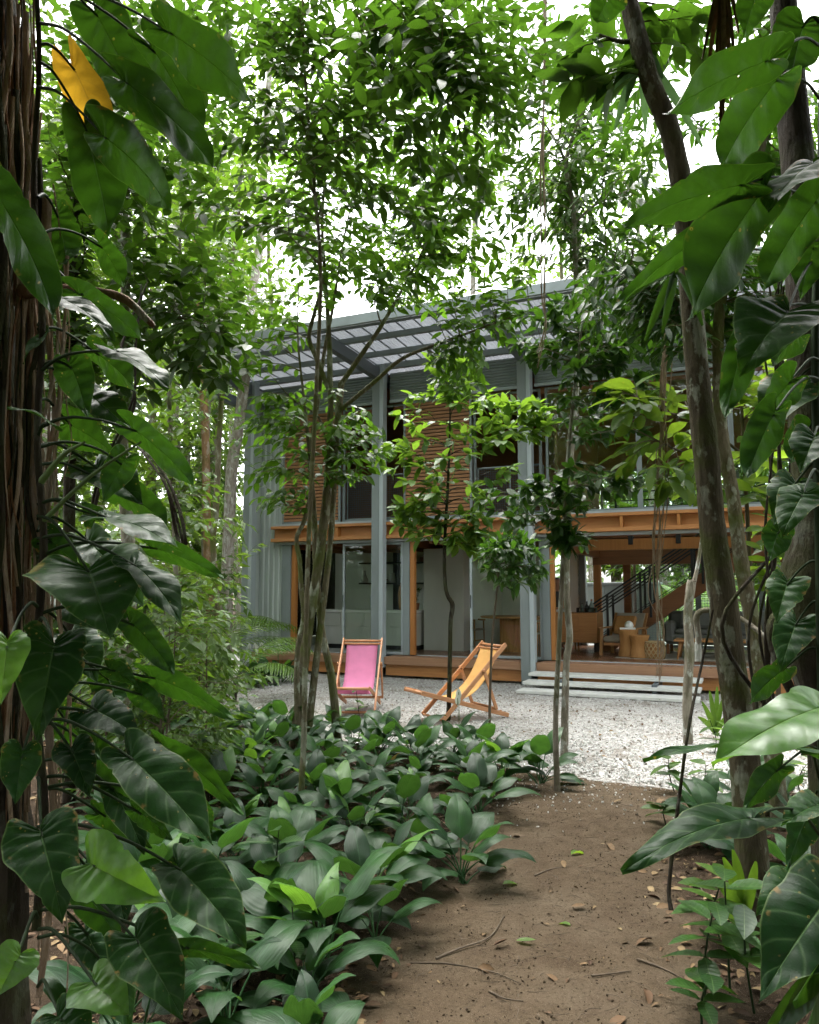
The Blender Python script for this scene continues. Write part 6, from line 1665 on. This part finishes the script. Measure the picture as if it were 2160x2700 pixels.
for k, ((px, py), ti, lab) in enumerate(FALL):
    p = G(px, py, 0); s_ = (.075, .10, .085, .09, .11, .075)[k % 6]
    tm = leaf_template(.42, .35 if k % 2 else .7, .35 if k % 3 else -.1)
    Pq, R, S = ground_leaves(1, np.array([p.x]), np.array([p.y]), s_, s_ * 1.15, .012)
    V, F, UV = instance_np(tm[0], tm[1], Pq * 0, R, S, tm[2])
    o = link('fallen_leaf', np_mesh('fallen_leaf', V, F, LITTER if ti < .9 else LEAF_Y, True, UV, np.full(len(V), ti * .95)), None, Pq[0]); tag(o, lab, 'leaf', 'fallen leaves on the path')
TW_ = [([(1150, 2535), (1210, 2510), (1290, 2480), (1330, 2420)], .006, 'forked root lying along the left path border'), ([(1080, 2545), (1180, 2548), (1300, 2570), (1370, 2600)], .004, 'long thin root crossing the near path'), ([(1560, 2580), (1610, 2572), (1665, 2562)], .005, 'short stick at the near right of the path'), ([(1680, 2530), (1740, 2550), (1800, 2580)], .006, 'thin root at the right path border'), ([(1410, 2310), (1450, 2295), (1490, 2290)], .005, 'small stick across the middle path'), ([(1290, 2620), (1330, 2640), (1380, 2648)], .005, 'pale twig on the near left path'), ([(1820, 2330), (1850, 2360), (1870, 2440)], .006, 'arched twig at the right bank')]
for k, (pts, r, lab) in enumerate(TW_):
    Q = []
    for j, (a, b) in enumerate(pts): p = G(a, b); Q.append((p.x, p.y, float(ground_z(p.x, p.y)) + r * .6 + .004))
    S = smooth_path(Q, 5); V, F = tube_np(S, np.linspace(r, r * .4, len(S)), 6, .12, rng)
    tag(link('twig', np_mesh('twig', V, [F], TWIG)), lab, 'twig', 'sticks and roots on the path')
n = 900
ys = 2.6 + 4.5 * rng.uniform(0, 1, n) ** 1.2; xs = path_mid(ys) + rng.normal(0, 1.0, n); ok = ~in_gravel(xs, ys); xs, ys = xs[ok], ys[ok]
parts = []
for x, y in zip(xs, ys):
    a = rng.uniform(0, 6.28); L = rng.uniform(.02, .11); z = float(ground_z(x, y)) + .006
    parts.append(tube_np([(x, y, z), (x + L * .5 * math.cos(a), y + L * .5 * math.sin(a), z + rng.uniform(0, .008)), (x + L * math.cos(a + .3), y + L * math.sin(a + .3), z)], [.0012, .0015, .0008], 4))
V, F = join_np(parts)
tag(link('twig_litter', np_mesh('twig_litter', V, [F], TWIG)), 'fine twigs and straw scattered over the path and bed', 'twigs', kind='stuff')

n = 700                                   # dry leaves blown onto the gravel
ys = 6.6 + 6 * rng.uniform(0, 1, n); xs = rng.uniform(-.35, .5, n) * ys + .4; ok = in_gravel(xs, ys - .1); xs, ys = xs[ok], ys[ok]
P, R, S = ground_leaves(len(xs), xs, ys, .02, .07, .08)
V, F, UV = instance_np(tl[0], tl[1], P, R, S, tl[2])
tag(link('gravel_leaf_litter', np_mesh('gravel_leaf_litter', V, F, LITTER, True, UV, np.repeat(rng.uniform(0, 1, len(xs)), len(tl[0])))), 'sparse dry leaves lying on the white gravel', 'leaf litter', kind='stuff')

# ------------------------------------------------------------------ wording that tells alike plants apart
NTH = ['first', 'second', 'third', 'fourth', 'fifth', 'sixth', 'seventh', 'eighth', 'ninth', 'tenth', 'eleventh', 'twelfth', 'thirteenth', 'fourteenth', 'fifteenth', 'sixteenth', 'seventeenth', 'eighteenth', 'nineteenth', 'twentieth', 'last']
rows = {}
for x, y, o in BED: rows.setdefault(int((y - 2.7) / .55), []).append((x, o))
for r, k in enumerate(sorted(rows)):
    for j, (x, o) in enumerate(sorted(rows[k], key=lambda q: -q[0])):
        o['label'] = 'lily clump, %s from the path in the %s row back from the viewer' % (NTH[j], NTH[r])
words = {}
for px, w, o in ORD: words.setdefault(w, []).append((px, o))
for w, L in words.items():
    L.sort(key=lambda q: q[0])
    for j, (px, o) in enumerate(L):
        how = 'nearest' if 'bank' in w or 'among' in w else 'left'
        o['label'] = w if len(L) == 1 else ('%s %s, from the %s' % (NTH[min(j, 20)], w, 'near end' if how == 'nearest' else 'left'))
